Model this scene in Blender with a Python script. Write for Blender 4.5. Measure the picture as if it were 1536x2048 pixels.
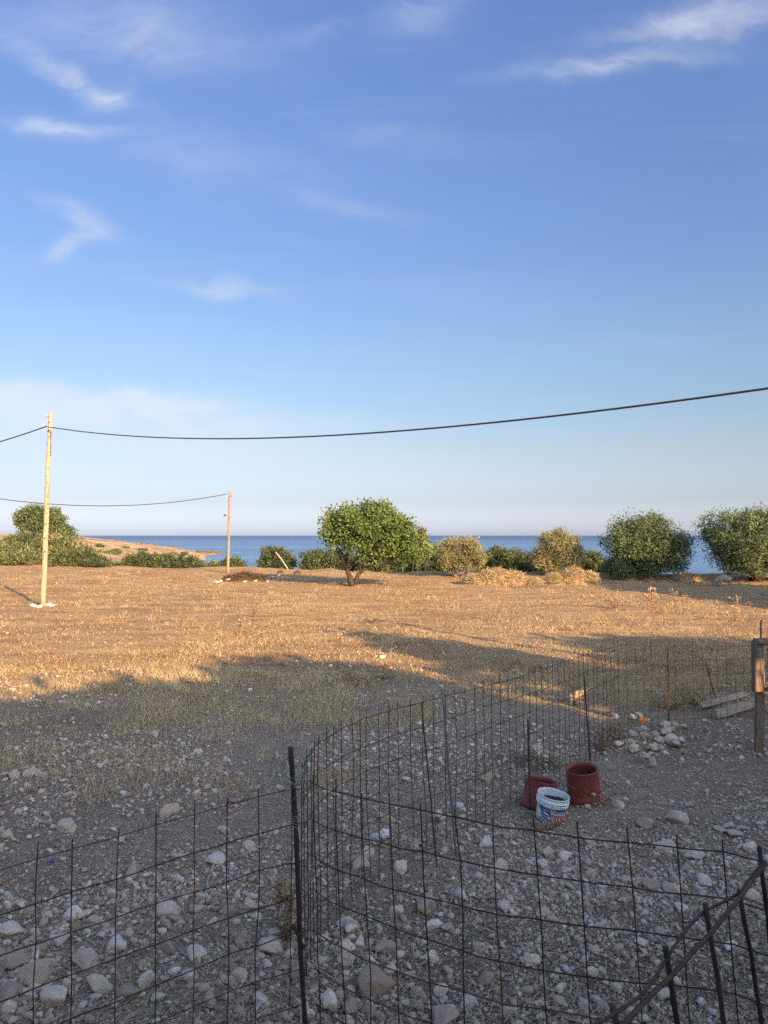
import bpy, math, random
import numpy as np
from mathutils import Vector, Matrix, Euler

for o in list(bpy.data.objects):
    bpy.data.objects.remove(o, do_unlink=True)
SC = bpy.context.scene
COL = SC.collection
R = math.radians

# ------------------------------------------------------------------ camera
F = 1577.0                       # focal length in photograph pixels (1536 x 2048)
CAM_H = 2.6                      # eye height above the field, standing on the terrace
PITCH = math.atan(47.0 / F)      # sea horizon lies 47 px under the centre
cam_d = bpy.data.cameras.new('camera')
cam = bpy.data.objects.new('camera', cam_d)
COL.objects.link(cam)
cam.location = (0, 0, CAM_H)
cam.rotation_euler = (math.pi / 2 + PITCH, 0, 0)
cam_d.sensor_fit = 'VERTICAL'
cam_d.angle_y = 2 * math.atan(1024.0 / F)
cam_d.clip_start = 0.05
cam_d.clip_end = 60000
SC.camera = cam

# ------------------------------------------------------------------ light
SUN_EL, SUN_AZ = 18.0, 148.0     # azimuth clockwise from +Y: the sun stands low behind, to the right
SUN_STRENGTH, SKY_STRENGTH, EXPOSURE = 3.4, 0.15, 2.0
SC.view_settings.view_transform = 'Standard'
SC.view_settings.look = 'None'
SC.view_settings.gamma = 1
SC.view_settings.exposure = EXPOSURE
SC.view_settings.use_curve_mapping = False
sl = bpy.data.lights.new('sun', 'SUN')
sl.energy = SUN_STRENGTH
sl.angle = R(0.5)
sl.color = (1.0, 0.66, 0.34)
sun = bpy.data.objects.new('sun', sl)
COL.objects.link(sun)
to_sun = Vector((math.sin(R(SUN_AZ)) * math.cos(R(SUN_EL)), math.cos(R(SUN_AZ)) * math.cos(R(SUN_EL)), math.sin(R(SUN_EL))))
sun.rotation_euler = to_sun.to_track_quat('Z', 'Y').to_euler()
sun.location = (20, -30, 30)


class NT:
    """small node-tree helper"""
    def __init__(self, tree):
        self.t = tree
        self.n = tree.nodes
        self.l = tree.links

    def new(self, typ, **kw):
        nd = self.n.new(typ)
        for k, v in kw.items():
            setattr(nd, k, v)
        return nd

    def put(self, sock, v):
        if v is None:
            return
        if isinstance(v, bpy.types.NodeSocket):
            self.l.new(v, sock)
        else:
            sock.default_value = v

    def m(self, op, a, b=None, c=None, clamp=False):
        nd = self.new('ShaderNodeMath', operation=op, use_clamp=clamp)
        for i, v in enumerate((a, b, c)):
            self.put(nd.inputs[i], v)
        return nd.outputs[0]

    def noise(self, vec, scale, detail=4, rough=0.55, dist=0.0, col=False):
        nd = self.new('ShaderNodeTexNoise')
        self.put(nd.inputs['Vector'], vec)
        nd.inputs['Scale'].default_value = scale
        nd.inputs['Detail'].default_value = detail
        nd.inputs['Roughness'].default_value = rough
        nd.inputs['Distortion'].default_value = dist
        return nd.outputs['Color' if col else 'Fac']

    def ramp(self, fac, stops):
        nd = self.new('ShaderNodeValToRGB')
        cr = nd.color_ramp
        while len(cr.elements) < len(stops):
            cr.elements.new(0.5)
        for e, (p, c) in zip(cr.elements, stops):
            e.position = p
            e.color = (c, c, c, 1) if isinstance(c, (int, float)) else (c[0], c[1], c[2], 1)
        self.put(nd.inputs[0], fac)
        return nd.outputs[0]

    def mix(self, fac, a, b, blend='MIX'):
        nd = self.new('ShaderNodeMix', data_type='RGBA', blend_type=blend)
        nd.clamp_factor = True
        self.put(nd.inputs[0], fac)
        for i, v in ((6, a), (7, b)):
            if isinstance(v, tuple):
                v = (v[0], v[1], v[2], 1)
            self.put(nd.inputs[i], v)
        return nd.outputs[2]

    def mapr(self, v, a, b, c=0.0, d=1.0, smooth=False):
        nd = self.new('ShaderNodeMapRange')
        nd.interpolation_type = 'SMOOTHSTEP' if smooth else 'LINEAR'
        self.put(nd.inputs[0], v)
        for i, x in enumerate((a, b, c, d)):
            nd.inputs[i + 1].default_value = x
        return nd.outputs[0]

    def xyz(self, x, y, z):
        nd = self.new('ShaderNodeCombineXYZ')
        for i, v in enumerate((x, y, z)):
            self.put(nd.inputs[i], v)
        return nd.outputs[0]

    def bump(self, height, strength=0.5, dist=0.02, normal=None):
        nd = self.new('ShaderNodeBump')
        nd.inputs['Strength'].default_value = strength
        nd.inputs['Distance'].default_value = dist
        self.put(nd.inputs['Height'], height)
        if normal is not None:
            self.put(nd.inputs['Normal'], normal)
        return nd.outputs[0]


def ray(px, py):
    """world direction through a photograph pixel"""
    dx, up = (px - 768.0) / F, (1024.0 - py) / F
    return np.array((dx, math.cos(PITCH) - up * math.sin(PITCH), math.sin(PITCH) + up * math.cos(PITCH)))


def P(px, py, y):
    """the point at world depth y on that line of sight"""
    d = ray(px, py)
    return np.array((0, 0, CAM_H)) + d * (y / d[1])


def G(px, py, z=0.0):
    """the point where that line of sight meets the level z"""
    d = ray(px, py)
    return np.array((0, 0, CAM_H)) + d * ((z - CAM_H) / d[2])


# ------------------------------------------------------------------ sky
world = bpy.data.worlds.new('World')
SC.world = world
world.use_nodes = True
W = NT(world.node_tree)
W.n.clear()
sky = W.new('ShaderNodeTexSky', sky_type='NISHITA', sun_disc=False)
sky.sun_elevation = R(SUN_EL)
sky.sun_rotation = R(SUN_AZ)
sky.altitude = 0
sky.air_density = 1.0
sky.dust_density = 0.8
sky.ozone_density = 2.2
tc = W.new('ShaderNodeTexCoord')
sep = W.new('ShaderNodeSeparateXYZ')
W.l.new(tc.outputs['Generated'], sep.inputs[0])
sx, sy, sz = sep.outputs
ysafe = W.m('MAXIMUM', sy, 0.05)
u0, v0 = W.m('DIVIDE', sx, ysafe), W.m('DIVIDE', sz, ysafe)
front = W.mapr(sy, 0.1, 0.35, smooth=True)
wcol = W.noise(W.xyz(u0, v0, 0.3), 5.0, 5, 0.6, col=True)
ws = W.new('ShaderNodeSeparateColor')
W.l.new(wcol, ws.inputs[0])
u = W.m('ADD', u0, W.m('MULTIPLY', W.m('SUBTRACT', ws.outputs[0], 0.5), 0.10))
v = W.m('ADD', v0, W.m('MULTIPLY', W.m('SUBTRACT', ws.outputs[1], 0.5), 0.10))
# cirrus wisps: (px, py, half length, half width, slope in degrees, amount)
WISPS = [(120, 135, 130, 20, -28, .65), (205, 180, 36, 22, 20, .6), (120, 246, 105, 17, -6, .75), (75, 240, 40, 22, 10, .3), (165, 440, 75, 22, -25, .75),
         (150, 492, 62, 18, 22, .55), (440, 566, 110, 14, -8, .5), (700, 408, 130, 20, -10, .26),
         (860, 15, 90, 45, 25, .45), (1210, 132, 190, 20, 6, .62), (1240, 128, 60, 16, 3, .4), (1450, 30, 200, 42, 14, .65), (1330, 60, 130, 30, 10, .3),
         (330, 95, 210, 60, -8, .32), (180, 850, 420, 62, -4, 1.0), (200, 812, 330, 24, -3, .8), (770, 275, 140, 28, -14, .20),
         (640, 70, 80, 16, 12, .2), (380, 300, 260, 50, -10, .2), (200, 20, 260, 60, 6, .3)]
acc = None
for px, py, L, Wd, ang, amp in WISPS:
    d = ray(px, py)
    cu, cv = d[0] / d[1], d[2] / d[1]
    ca, sa = math.cos(R(ang)), math.sin(R(ang))
    du, dv = W.m('SUBTRACT', u, cu), W.m('SUBTRACT', v, cv)
    a = W.m('MULTIPLY_ADD', du, ca * F / L, W.m('MULTIPLY', dv, sa * F / L))
    b = W.m('MULTIPLY_ADD', du, -sa * F / Wd, W.m('MULTIPLY', dv, ca * F / Wd))
    r2 = W.m('MULTIPLY_ADD', a, a, W.m('MULTIPLY', b, b))
    g = W.m('MULTIPLY', W.m('EXPONENT', W.m('MULTIPLY', r2, -1.0)), amp)
    acc = g if acc is None else W.m('ADD', acc, g)
streak = W.noise(W.xyz(W.m('MULTIPLY', u, 5.0), W.m('MULTIPLY', v, 15.0), 1.7), 1.6, 7, 0.62, 0.6)
wisp = W.m('MULTIPLY', W.m('MULTIPLY', acc, front), W.mapr(streak, 0.28, 0.75, 0.25, 1.35))
zs = W.m('MAXIMUM', sz, 0.06)
cp = W.xyz(W.m('DIVIDE', sx, zs), W.m('MULTIPLY', W.m('DIVIDE', sy, zs), 2.6), 0.0)
gen = W.mapr(W.noise(cp, 0.55, 6, 0.6, 0.8), 0.52, 0.85, 0.0, 0.22)
gen = W.m('MULTIPLY', gen, W.mapr(sz, 0.05, 0.3))
cloud = W.m('MINIMUM', W.m('ADD', wisp, gen), 0.95)
# the blue of the air opposite the sun, paling towards the horizon all the way round
elev = W.mapr(sz, 0.0, 0.62)
tone = W.ramp(elev, [(0.01, (0.266, 0.290, 0.466)), (.07, (0.212, 0.206, 0.282)), (.17, (0.246, 0.216, 0.228)), (.27, (0.246, 0.236, 0.245)), (.37, (0.263, 0.254, 0.268)), (.55, (0.260, 0.261, 0.304)), (.78, (0.276, 0.283, 0.352)), (.95, (0.296, 0.299, 0.390))])
sunside = W.mapr(W.m('MULTIPLY_ADD', sx, math.sin(R(SUN_AZ)), W.m('MULTIPLY', sy, math.cos(R(SUN_AZ)))), -0.55, 0.6, smooth=True)
tone = W.mix(sunside, tone, (1.17, 1.04, .95))          # warm evening haze on the sun's side
skyc = W.mix(1.0, sky.outputs[0], tone, 'MULTIPLY')
skyc = W.mix(W.m('MULTIPLY', cloud, 0.60), skyc, W.mix(sunside, (1.42, 1.46, 1.60), (2.4, 2.2, 2.1)))
bg = W.new('ShaderNodeBackground')
bg.inputs['Strength'].default_value = SKY_STRENGTH
W.l.new(skyc, bg.inputs['Color'])
wo = W.new('ShaderNodeOutputWorld')
W.l.new(bg.outputs[0], wo.inputs[0])

# ------------------------------------------------------------------ helpers
rng = np.random.default_rng(7)


def mesh_np(name, V, Fc, mat=None, smooth=False, tint=None, uv=None):
    V = np.asarray(V, dtype=np.float32)
    me = bpy.data.meshes.new(name)
    if isinstance(Fc, np.ndarray):
        n, k = Fc.shape
        me.vertices.add(len(V))
        me.vertices.foreach_set('co', V.ravel())
        me.loops.add(n * k)
        me.loops.foreach_set('vertex_index', Fc.astype(np.int32).ravel())
        me.polygons.add(n)
        me.polygons.foreach_set('loop_start', np.arange(0, n * k, k, dtype=np.int32))
        me.polygons.foreach_set('loop_total', np.full(n, k, dtype=np.int32))
        me.update(calc_edges=True)
    else:
        me.from_pydata([tuple(map(float, p)) for p in V], [], Fc)
        me.update()
    me.polygons.foreach_set('use_smooth', np.full(len(me.polygons), smooth, dtype=bool))
    if tint is not None:
        at = me.attributes.new('tint', 'FLOAT', 'FACE')
        at.data.foreach_set('value', np.asarray(tint, dtype=np.float32))
    if mat:
        me.materials.append(mat)
    return me


def link(name, me, parent=None, loc=(0, 0, 0), rot=(0, 0, 0), scale=(1, 1, 1)):
    o = bpy.data.objects.new(name, me)
    COL.objects.link(o)
    o.location = loc
    o.rotation_euler = rot
    o.scale = scale
    if parent is not None:
        o.parent = parent
    return o


def tag(o, label=None, cat=None, group=None, kind=None):
    for k, val in (('label', label), ('category', cat), ('group', group), ('kind', kind)):
        if val:
            o[k] = val
    return o


def thing(name, label, cat, loc, group=None, rz=0.0):
    o = link(name, None, None, tuple(map(float, loc)), (0, 0, rz))
    return tag(o, label, cat, group)


class MB:
    """collects polygons of one part"""
    def __init__(self):
        self.v, self.f, self.k = [], [], 0

    def add(self, V, Fc):
        V = np.asarray(V, dtype=float)
        self.v.append(V)
        self.f += [tuple(int(i) + self.k for i in f) for f in Fc]
        self.k += len(V)
        return self

    def box(self, c, s, rot=None, bevel=0.0):
        c, s = np.array(c, float), np.array(s, float) / 2
        if bevel > 0:
            pts, fs = [], []
            b = bevel
            # chamfered box: 24 vertices
            idx = {}
            for sx_ in (-1, 1):
                for sy_ in (-1, 1):
                    for sz_ in (-1, 1):
                        for ax in range(3):
                            p = np.array((sx_, sy_, sz_), float) * (s - b)
                            p[ax] = (sx_, sy_, sz_)[ax] * s[ax]
                            idx[(sx_, sy_, sz_, ax)] = len(pts)
                            pts.append(p)
            for ax in range(3):
                o1, o2 = (ax + 1) % 3, (ax + 2) % 3
                for sg in (-1, 1):
                    q = []
                    for a_, b_ in ((-1, -1), (1, -1), (1, 1), (-1, 1)):
                        t = [0, 0, 0]
                        t[ax], t[o1], t[o2] = sg, a_, b_
                        q.append(idx[(*t, ax)])
                    fs.append(q if sg > 0 else q[::-1])
            for ax in range(3):          # edge chamfers
                o1, o2 = (ax + 1) % 3, (ax + 2) % 3
                for a_ in (-1, 1):
                    for b_ in (-1, 1):
                        t0, t1 = [0, 0, 0], [0, 0, 0]
                        t0[ax], t1[ax] = -1, 1
                        for t in (t0, t1):
                            t[o1], t[o2] = a_, b_
                        q = [idx[(*t0, o1)], idx[(*t1, o1)], idx[(*t1, o2)], idx[(*t0, o2)]]
                        fs.append(q if a_ * b_ > 0 else q[::-1])
            for sx_ in (-1, 1):
                for sy_ in (-1, 1):
                    for sz_ in (-1, 1):
                        q = [idx[(sx_, sy_, sz_, a)] for a in range(3)]
                        fs.append(q if sx_ * sy_ * sz_ > 0 else q[::-1])
            Vt = np.array(pts)
        else:
            Vt = np.array([(x, y, z) for x in (-1, 1) for y in (-1, 1) for z in (-1, 1)]) * s
            fs = [(0, 1, 3, 2), (4, 6, 7, 5), (0, 4, 5, 1), (2, 3, 7, 6), (0, 2, 6, 4), (1, 5, 7, 3)]
        if rot is not None:
            Vt = Vt @ np.array(Euler(rot).to_matrix()).T
        return self.add(Vt + c, fs)

    def tube(self, pts, rad, sides=6, caps=True):
        pts = np.asarray(pts, float)
        n = len(pts)
        rad = np.full(n, rad) if np.isscalar(rad) else np.asarray(rad, float)
        tan = np.gradient(pts, axis=0)
        tan /= np.linalg.norm(tan, axis=1)[:, None] + 1e-9
        ref = np.array((0, 0, 1.0)) if abs(tan[0][2]) < 0.9 else np.array((1.0, 0, 0))
        V = []
        for i in range(n):
            a = np.cross(tan[i], ref)
            a /= np.linalg.norm(a) + 1e-9
            b = np.cross(tan[i], a)
            ref = -np.cross(tan[i], a) if False else ref
            for k in range(sides):
                t = 2 * math.pi * k / sides
                V.append(pts[i] + rad[i] * (math.cos(t) * a + math.sin(t) * b))
        fs = []
        for i in range(n - 1):
            for k in range(sides):
                k2 = (k + 1) % sides
                fs.append((i * sides + k, i * sides + k2, (i + 1) * sides + k2, (i + 1) * sides + k))
        if caps:
            fs.append(tuple(range(sides))[::-1])
            fs.append(tuple((n - 1) * sides + k for k in range(sides)))
        return self.add(V, fs)

    def lathe(self, prof, seg=40, M=None):
        V, fs = [], []
        for r, z in prof:
            for k in range(seg):
                t = 2 * math.pi * k / seg
                V.append((r * math.cos(t), r * math.sin(t), z))
        for i in range(len(prof) - 1):
            for k in range(seg):
                k2 = (k + 1) % seg
                fs.append((i * seg + k, i * seg + k2, (i + 1) * seg + k2, (i + 1) * seg + k))
        V = np.array(V)
        return self.add(V, fs)

    def build(self, name, mat, parent=None, origin=None, smooth=False):
        V = np.concatenate(self.v)
        if origin is None and parent is not None:
            origin = parent.location
        if origin is not None:
            V = V - np.array(origin)
        me = mesh_np(name, V, self.f, mat, smooth)
        return link(name, me, parent, (0, 0, 0) if parent is not None or origin is None else tuple(origin))


# value noise
_perm = np.random.default_rng(3).random((256, 256))


def vnoise(x, y):
    x, y = np.asarray(x, float), np.asarray(y, float)
    xi, yi = np.floor(x).astype(int), np.floor(y).astype(int)
    fx, fy = x - xi, y - yi
    fx, fy = fx * fx * (3 - 2 * fx), fy * fy * (3 - 2 * fy)
    g = lambda a, b: _perm[a & 255, b & 255]
    return (g(xi, yi) * (1 - fx) + g(xi + 1, yi) * fx) * (1 - fy) + (g(xi, yi + 1) * (1 - fx) + g(xi + 1, yi + 1) * fx) * fy


def fbm(x, y, o=4):
    s, a, t = 0.0, 0.5, 0.0
    for i in range(o):
        s = s + a * vnoise(x * 2 ** i + 17.3 * i, y * 2 ** i - 9.1 * i)
        t += a
        a *= 0.5
    return s / t - 0.5


# ------------------------------------------------------------------ materials
def pmat(name, build, rough=0.9, spec=0.2):
    m = bpy.data.materials.new(name)
    m.use_nodes = True
    T = NT(m.node_tree)
    bs = m.node_tree.nodes['Principled BSDF']
    bs.inputs['Roughness'].default_value = rough
    bs.inputs['Specular IOR Level'].default_value = spec
    build(T, bs)
    return m


def simple(name, c1, c2, scale=12, rough=0.85, bump=0.3, bdist=0.01, spec=0.2, stretch=None, detail=5):
    def b(T, bs):
        tcn = T.new('ShaderNodeTexCoord')
        vec = tcn.outputs['Object']
        if stretch:
            mp = T.new('ShaderNodeMapping')
            mp.inputs['Scale'].default_value = stretch
            T.l.new(vec, mp.inputs[0])
            vec = mp.outputs[0]
        n = T.noise(vec, scale, detail, 0.6)
        T.l.new(T.ramp(n, [(0.3, c1), (0.7, c2)]), bs.inputs['Base Color'])
        if bump:
            T.l.new(T.bump(n, bump, bdist), bs.inputs['Normal'])
    return pmat(name, b, rough, spec)


def leafmat(name, stops, trans=0.25, rough=0.6):
    m = bpy.data.materials.new(name)
    m.use_nodes = True
    T = NT(m.node_tree)
    T.n.clear()
    at = T.new('ShaderNodeAttribute', attribute_name='tint')
    c = T.ramp(at.outputs['Fac'], stops)
    di = T.new('ShaderNodeBsdfPrincipled')
    di.inputs['Roughness'].default_value = rough
    di.inputs['Specular IOR Level'].default_value = 0.25
    tr = T.new('ShaderNodeBsdfTranslucent')
    T.l.new(c, di.inputs['Base Color'])
    T.l.new(c, tr.inputs['Color'])
    mx = T.new('ShaderNodeMixShader')
    mx.inputs[0].default_value = trans
    T.l.new(di.outputs[0], mx.inputs[1])
    T.l.new(tr.outputs[0], mx.inputs[2])
    out = T.new('ShaderNodeOutputMaterial')
    T.l.new(mx.outputs[0], out.inputs[0])
    return m


def ground_build(T, bs):
    geo = T.new('ShaderNodeNewGeometry')
    pos = geo.outputs['Position']
    straw = T.new('ShaderNodeAttribute', attribute_name='straw').outputs['Fac']
    sand = T.new('ShaderNodeAttribute', attribute_name='sand').outputs['Fac']
    big = T.noise(pos, 0.55, 5, 0.6)
    mid = T.noise(pos, 4.5, 6, 0.65)
    fine = T.noise(pos, 38, 5, 0.7)
    vor = T.new('ShaderNodeTexVoronoi')
    vor.inputs['Scale'].default_value = 42
    T.l.new(pos, vor.inputs['Vector'])
    dirt = T.ramp(mid, [(0.25, (0.185, 0.126, 0.084)), (0.5, (0.285, 0.204, 0.140)), (0.75, (0.40, 0.298, 0.212))])
    dirt = T.mix(T.mapr(fine, 0.35, 0.8, 0, 0.55), dirt, (0.44, 0.35, 0.265))
    peb = T.m('MULTIPLY', T.m('LESS_THAN', vor.outputs['Distance'], 0.30), T.m('GREATER_THAN', vor.outputs['Color'], 0.62))
    dirt = T.mix(T.m('MULTIPLY', peb, 0.8), dirt, (0.60, 0.51, 0.41))
    mp = T.new('ShaderNodeMapping')
    mp.inputs['Scale'].default_value = (0.30, 1.5, 1)
    T.l.new(pos, mp.inputs[0])
    band = T.noise(mp.outputs[0], 0.7, 6, 0.66)
    field = T.ramp(band, [(0.32, (0.19, 0.108, 0.052)), (0.44, (0.32, 0.195, 0.092)), (0.56, (0.45, 0.300, 0.138)), (0.70, (0.56, 0.410, 0.200))])
    field = T.mix(T.mapr(mid, 0.3, 0.75, 0, 0.6), field, (0.31, 0.20, 0.118))
    field = T.mix(T.mapr(fine, 0.45, 0.8, 0, 0.6), field, (0.50, 0.37, 0.19))
    field = T.mix(T.mapr(T.noise(pos, 0.11, 4, 0.6), 0.42, 0.60, 0, 0.5), field, T.mix(0.5, field, (0.20, 0.115, 0.06)))
    c = T.mix(T.m('ADD', straw, T.m('MULTIPLY', T.m('SUBTRACT', big, 0.5), T.m('MULTIPLY', straw, 0.8)), clamp=True), dirt, field)
    spk = T.mapr(T.noise(pos, 8.5, 3, 0.75), 0.55, 0.66, 0, 0.62)
    spk = T.m('MULTIPLY', spk, T.mapr(T.noise(pos, 0.8, 4, 0.65), 0.35, 0.62))
    c = T.mix(T.m('MULTIPLY', spk, straw), c, (0.15, 0.088, 0.05))
    wet = T.mapr(T.noise(pos, 0.33, 4, 0.6), 0.44, 0.66, 0, 0.42)
    c = T.mix(T.m('MULTIPLY', wet, T.m('SUBTRACT', 1.0, straw)), c, (0.16, 0.112, 0.078))
    pen = T.new('ShaderNodeAttribute', attribute_name='pen').outputs['Fac']
    c = T.mix(T.m('MULTIPLY', pen, T.mapr(mid, 0.25, 0.75, 0.85, 0.35)), c, (0.135, 0.092, 0.066))
    sandc = T.ramp(T.noise(pos, 0.16, 7, 0.7), [(0.36, (0.17, 0.12, 0.07)), (0.47, (0.36, 0.255, 0.145)), (0.56, (0.44, 0.32, 0.19)), (0.72, (0.52, 0.40, 0.26))])
    c = T.mix(sand, c, sandc)
    T.l.new(c, bs.inputs['Base Color'])
    h = T.m('ADD', T.m('MULTIPLY', fine, 0.5), T.m('MULTIPLY', mid, 1.2))
    h = T.m('ADD', h, T.m('MULTIPLY', T.mapr(vor.outputs['Distance'], 0.0, 0.5, 1, 0), 0.35))
    clod = T.noise(pos, 1.6, 6, 0.7)
    nb = T.bump(clod, 1.0, 0.22)
    T.l.new(T.bump(h, 1.0, 0.04, nb), bs.inputs['Normal'])
    vor2 = T.new('ShaderNodeTexVoronoi')
    vor2.inputs['Scale'].default_value = 13
    T.l.new(pos, vor2.inputs['Vector'])


def stone_ramp(T, fac):
    return T.ramp(fac, [(0.0, (0.246, 0.174, 0.122)), (0.2, (0.386, 0.286, 0.210)), (0.42, (0.494, 0.381, 0.289)), (0.62, (0.600, 0.481, 0.373)),
                        (0.78, (0.534, 0.472, 0.406)), (0.88, (0.774, 0.646, 0.523)), (0.95, (0.560, 0.310, 0.207)), (1.0, (0.800, 0.800, 0.673))])


def stone_obj_build(T, bs):
    oi = T.new('ShaderNodeObjectInfo')
    tcn = T.new('ShaderNodeTexCoord')
    n = T.noise(tcn.outputs['Object'], 2.2, 6, 0.65)
    n2 = T.noise(tcn.outputs['Object'], 9, 4, 0.7)
    oc = T.new('ShaderNodeSeparateColor')
    T.l.new(oi.outputs['Color'], oc.inputs[0])
    c = stone_ramp(T, oc.outputs[0])
    c = T.mix(T.mapr(n, 0.35, 0.75, 0, 0.6), c, T.mix(0.4, c, (0.22, 0.165, 0.12)))
    c = T.mix(T.mapr(n2, 0.6, 0.8, 0, 0.35), c, (0.55, 0.52, 0.47))
    T.l.new(c, bs.inputs['Base Color'])
    T.l.new(T.bump(T.m('ADD', n, T.m('MULTIPLY', n2, 0.6)), 0.35, 0.02), bs.inputs['Normal'])


def stone_stuff_build(T, bs):
    at = T.new('ShaderNodeAttribute', attribute_name='tint')
    geo = T.new('ShaderNodeNewGeometry')
    n = T.noise(geo.outputs['Position'], 60, 4, 0.6)
    c = stone_ramp(T, at.outputs['Fac'])
    c = T.mix(T.mapr(n, 0.3, 0.75, 0, 0.6), c, T.mix(0.5, c, (0.20, 0.15, 0.105)))
    T.l.new(c, bs.inputs['Base Color'])
    T.l.new(T.bump(n, 0.8, 0.012), bs.inputs['Normal'])


def sea_build(T, bs):
    geo = T.new('ShaderNodeNewGeometry')
    pos = geo.outputs['Position']
    ln = T.new('ShaderNodeVectorMath', operation='LENGTH')
    T.l.new(pos, ln.inputs[0])
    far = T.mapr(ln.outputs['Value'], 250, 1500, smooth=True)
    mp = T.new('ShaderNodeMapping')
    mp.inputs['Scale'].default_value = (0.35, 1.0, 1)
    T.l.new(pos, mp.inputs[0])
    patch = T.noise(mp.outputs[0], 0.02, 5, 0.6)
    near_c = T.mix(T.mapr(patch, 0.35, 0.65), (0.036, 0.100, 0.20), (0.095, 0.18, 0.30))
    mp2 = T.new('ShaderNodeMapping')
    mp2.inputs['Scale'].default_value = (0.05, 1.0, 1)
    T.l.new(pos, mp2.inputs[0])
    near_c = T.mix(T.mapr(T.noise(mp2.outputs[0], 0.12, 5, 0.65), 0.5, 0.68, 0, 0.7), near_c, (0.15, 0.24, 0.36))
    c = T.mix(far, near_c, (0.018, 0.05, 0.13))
    T.l.new(c, bs.inputs['Base Color'])
    w1 = T.noise(mp.outputs[0], 1.3, 4, 0.6)
    w2 = T.noise(mp.outputs[0], 0.22, 4, 0.6)
    h = T.m('ADD', T.m('MULTIPLY', w1, 0.35), w2)
    T.l.new(T.bump(h, 1.0, 0.9), bs.inputs['Normal'])


def rebar_build(T, bs):
    oi = T.new('ShaderNodeObjectInfo')
    geo = T.new('ShaderNodeNewGeometry')
    n = T.noise(geo.outputs['Position'], 14, 5, 0.65)
    f = T.m('ADD', T.m('MULTIPLY', n, 0.8), T.m('MULTIPLY', oi.outputs['Random'], 0.4))
    T.l.new(T.ramp(f, [(0.35, (0.030, 0.022, 0.020)), (0.62, (0.062, 0.041, 0.033)), (0.9, (0.13, 0.070, 0.044))]), bs.inputs['Base Color'])
    T.l.new(T.bump(T.noise(geo.outputs['Position'], 240, 3, 0.6), 0.5, 0.002), bs.inputs['Normal'])


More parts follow.
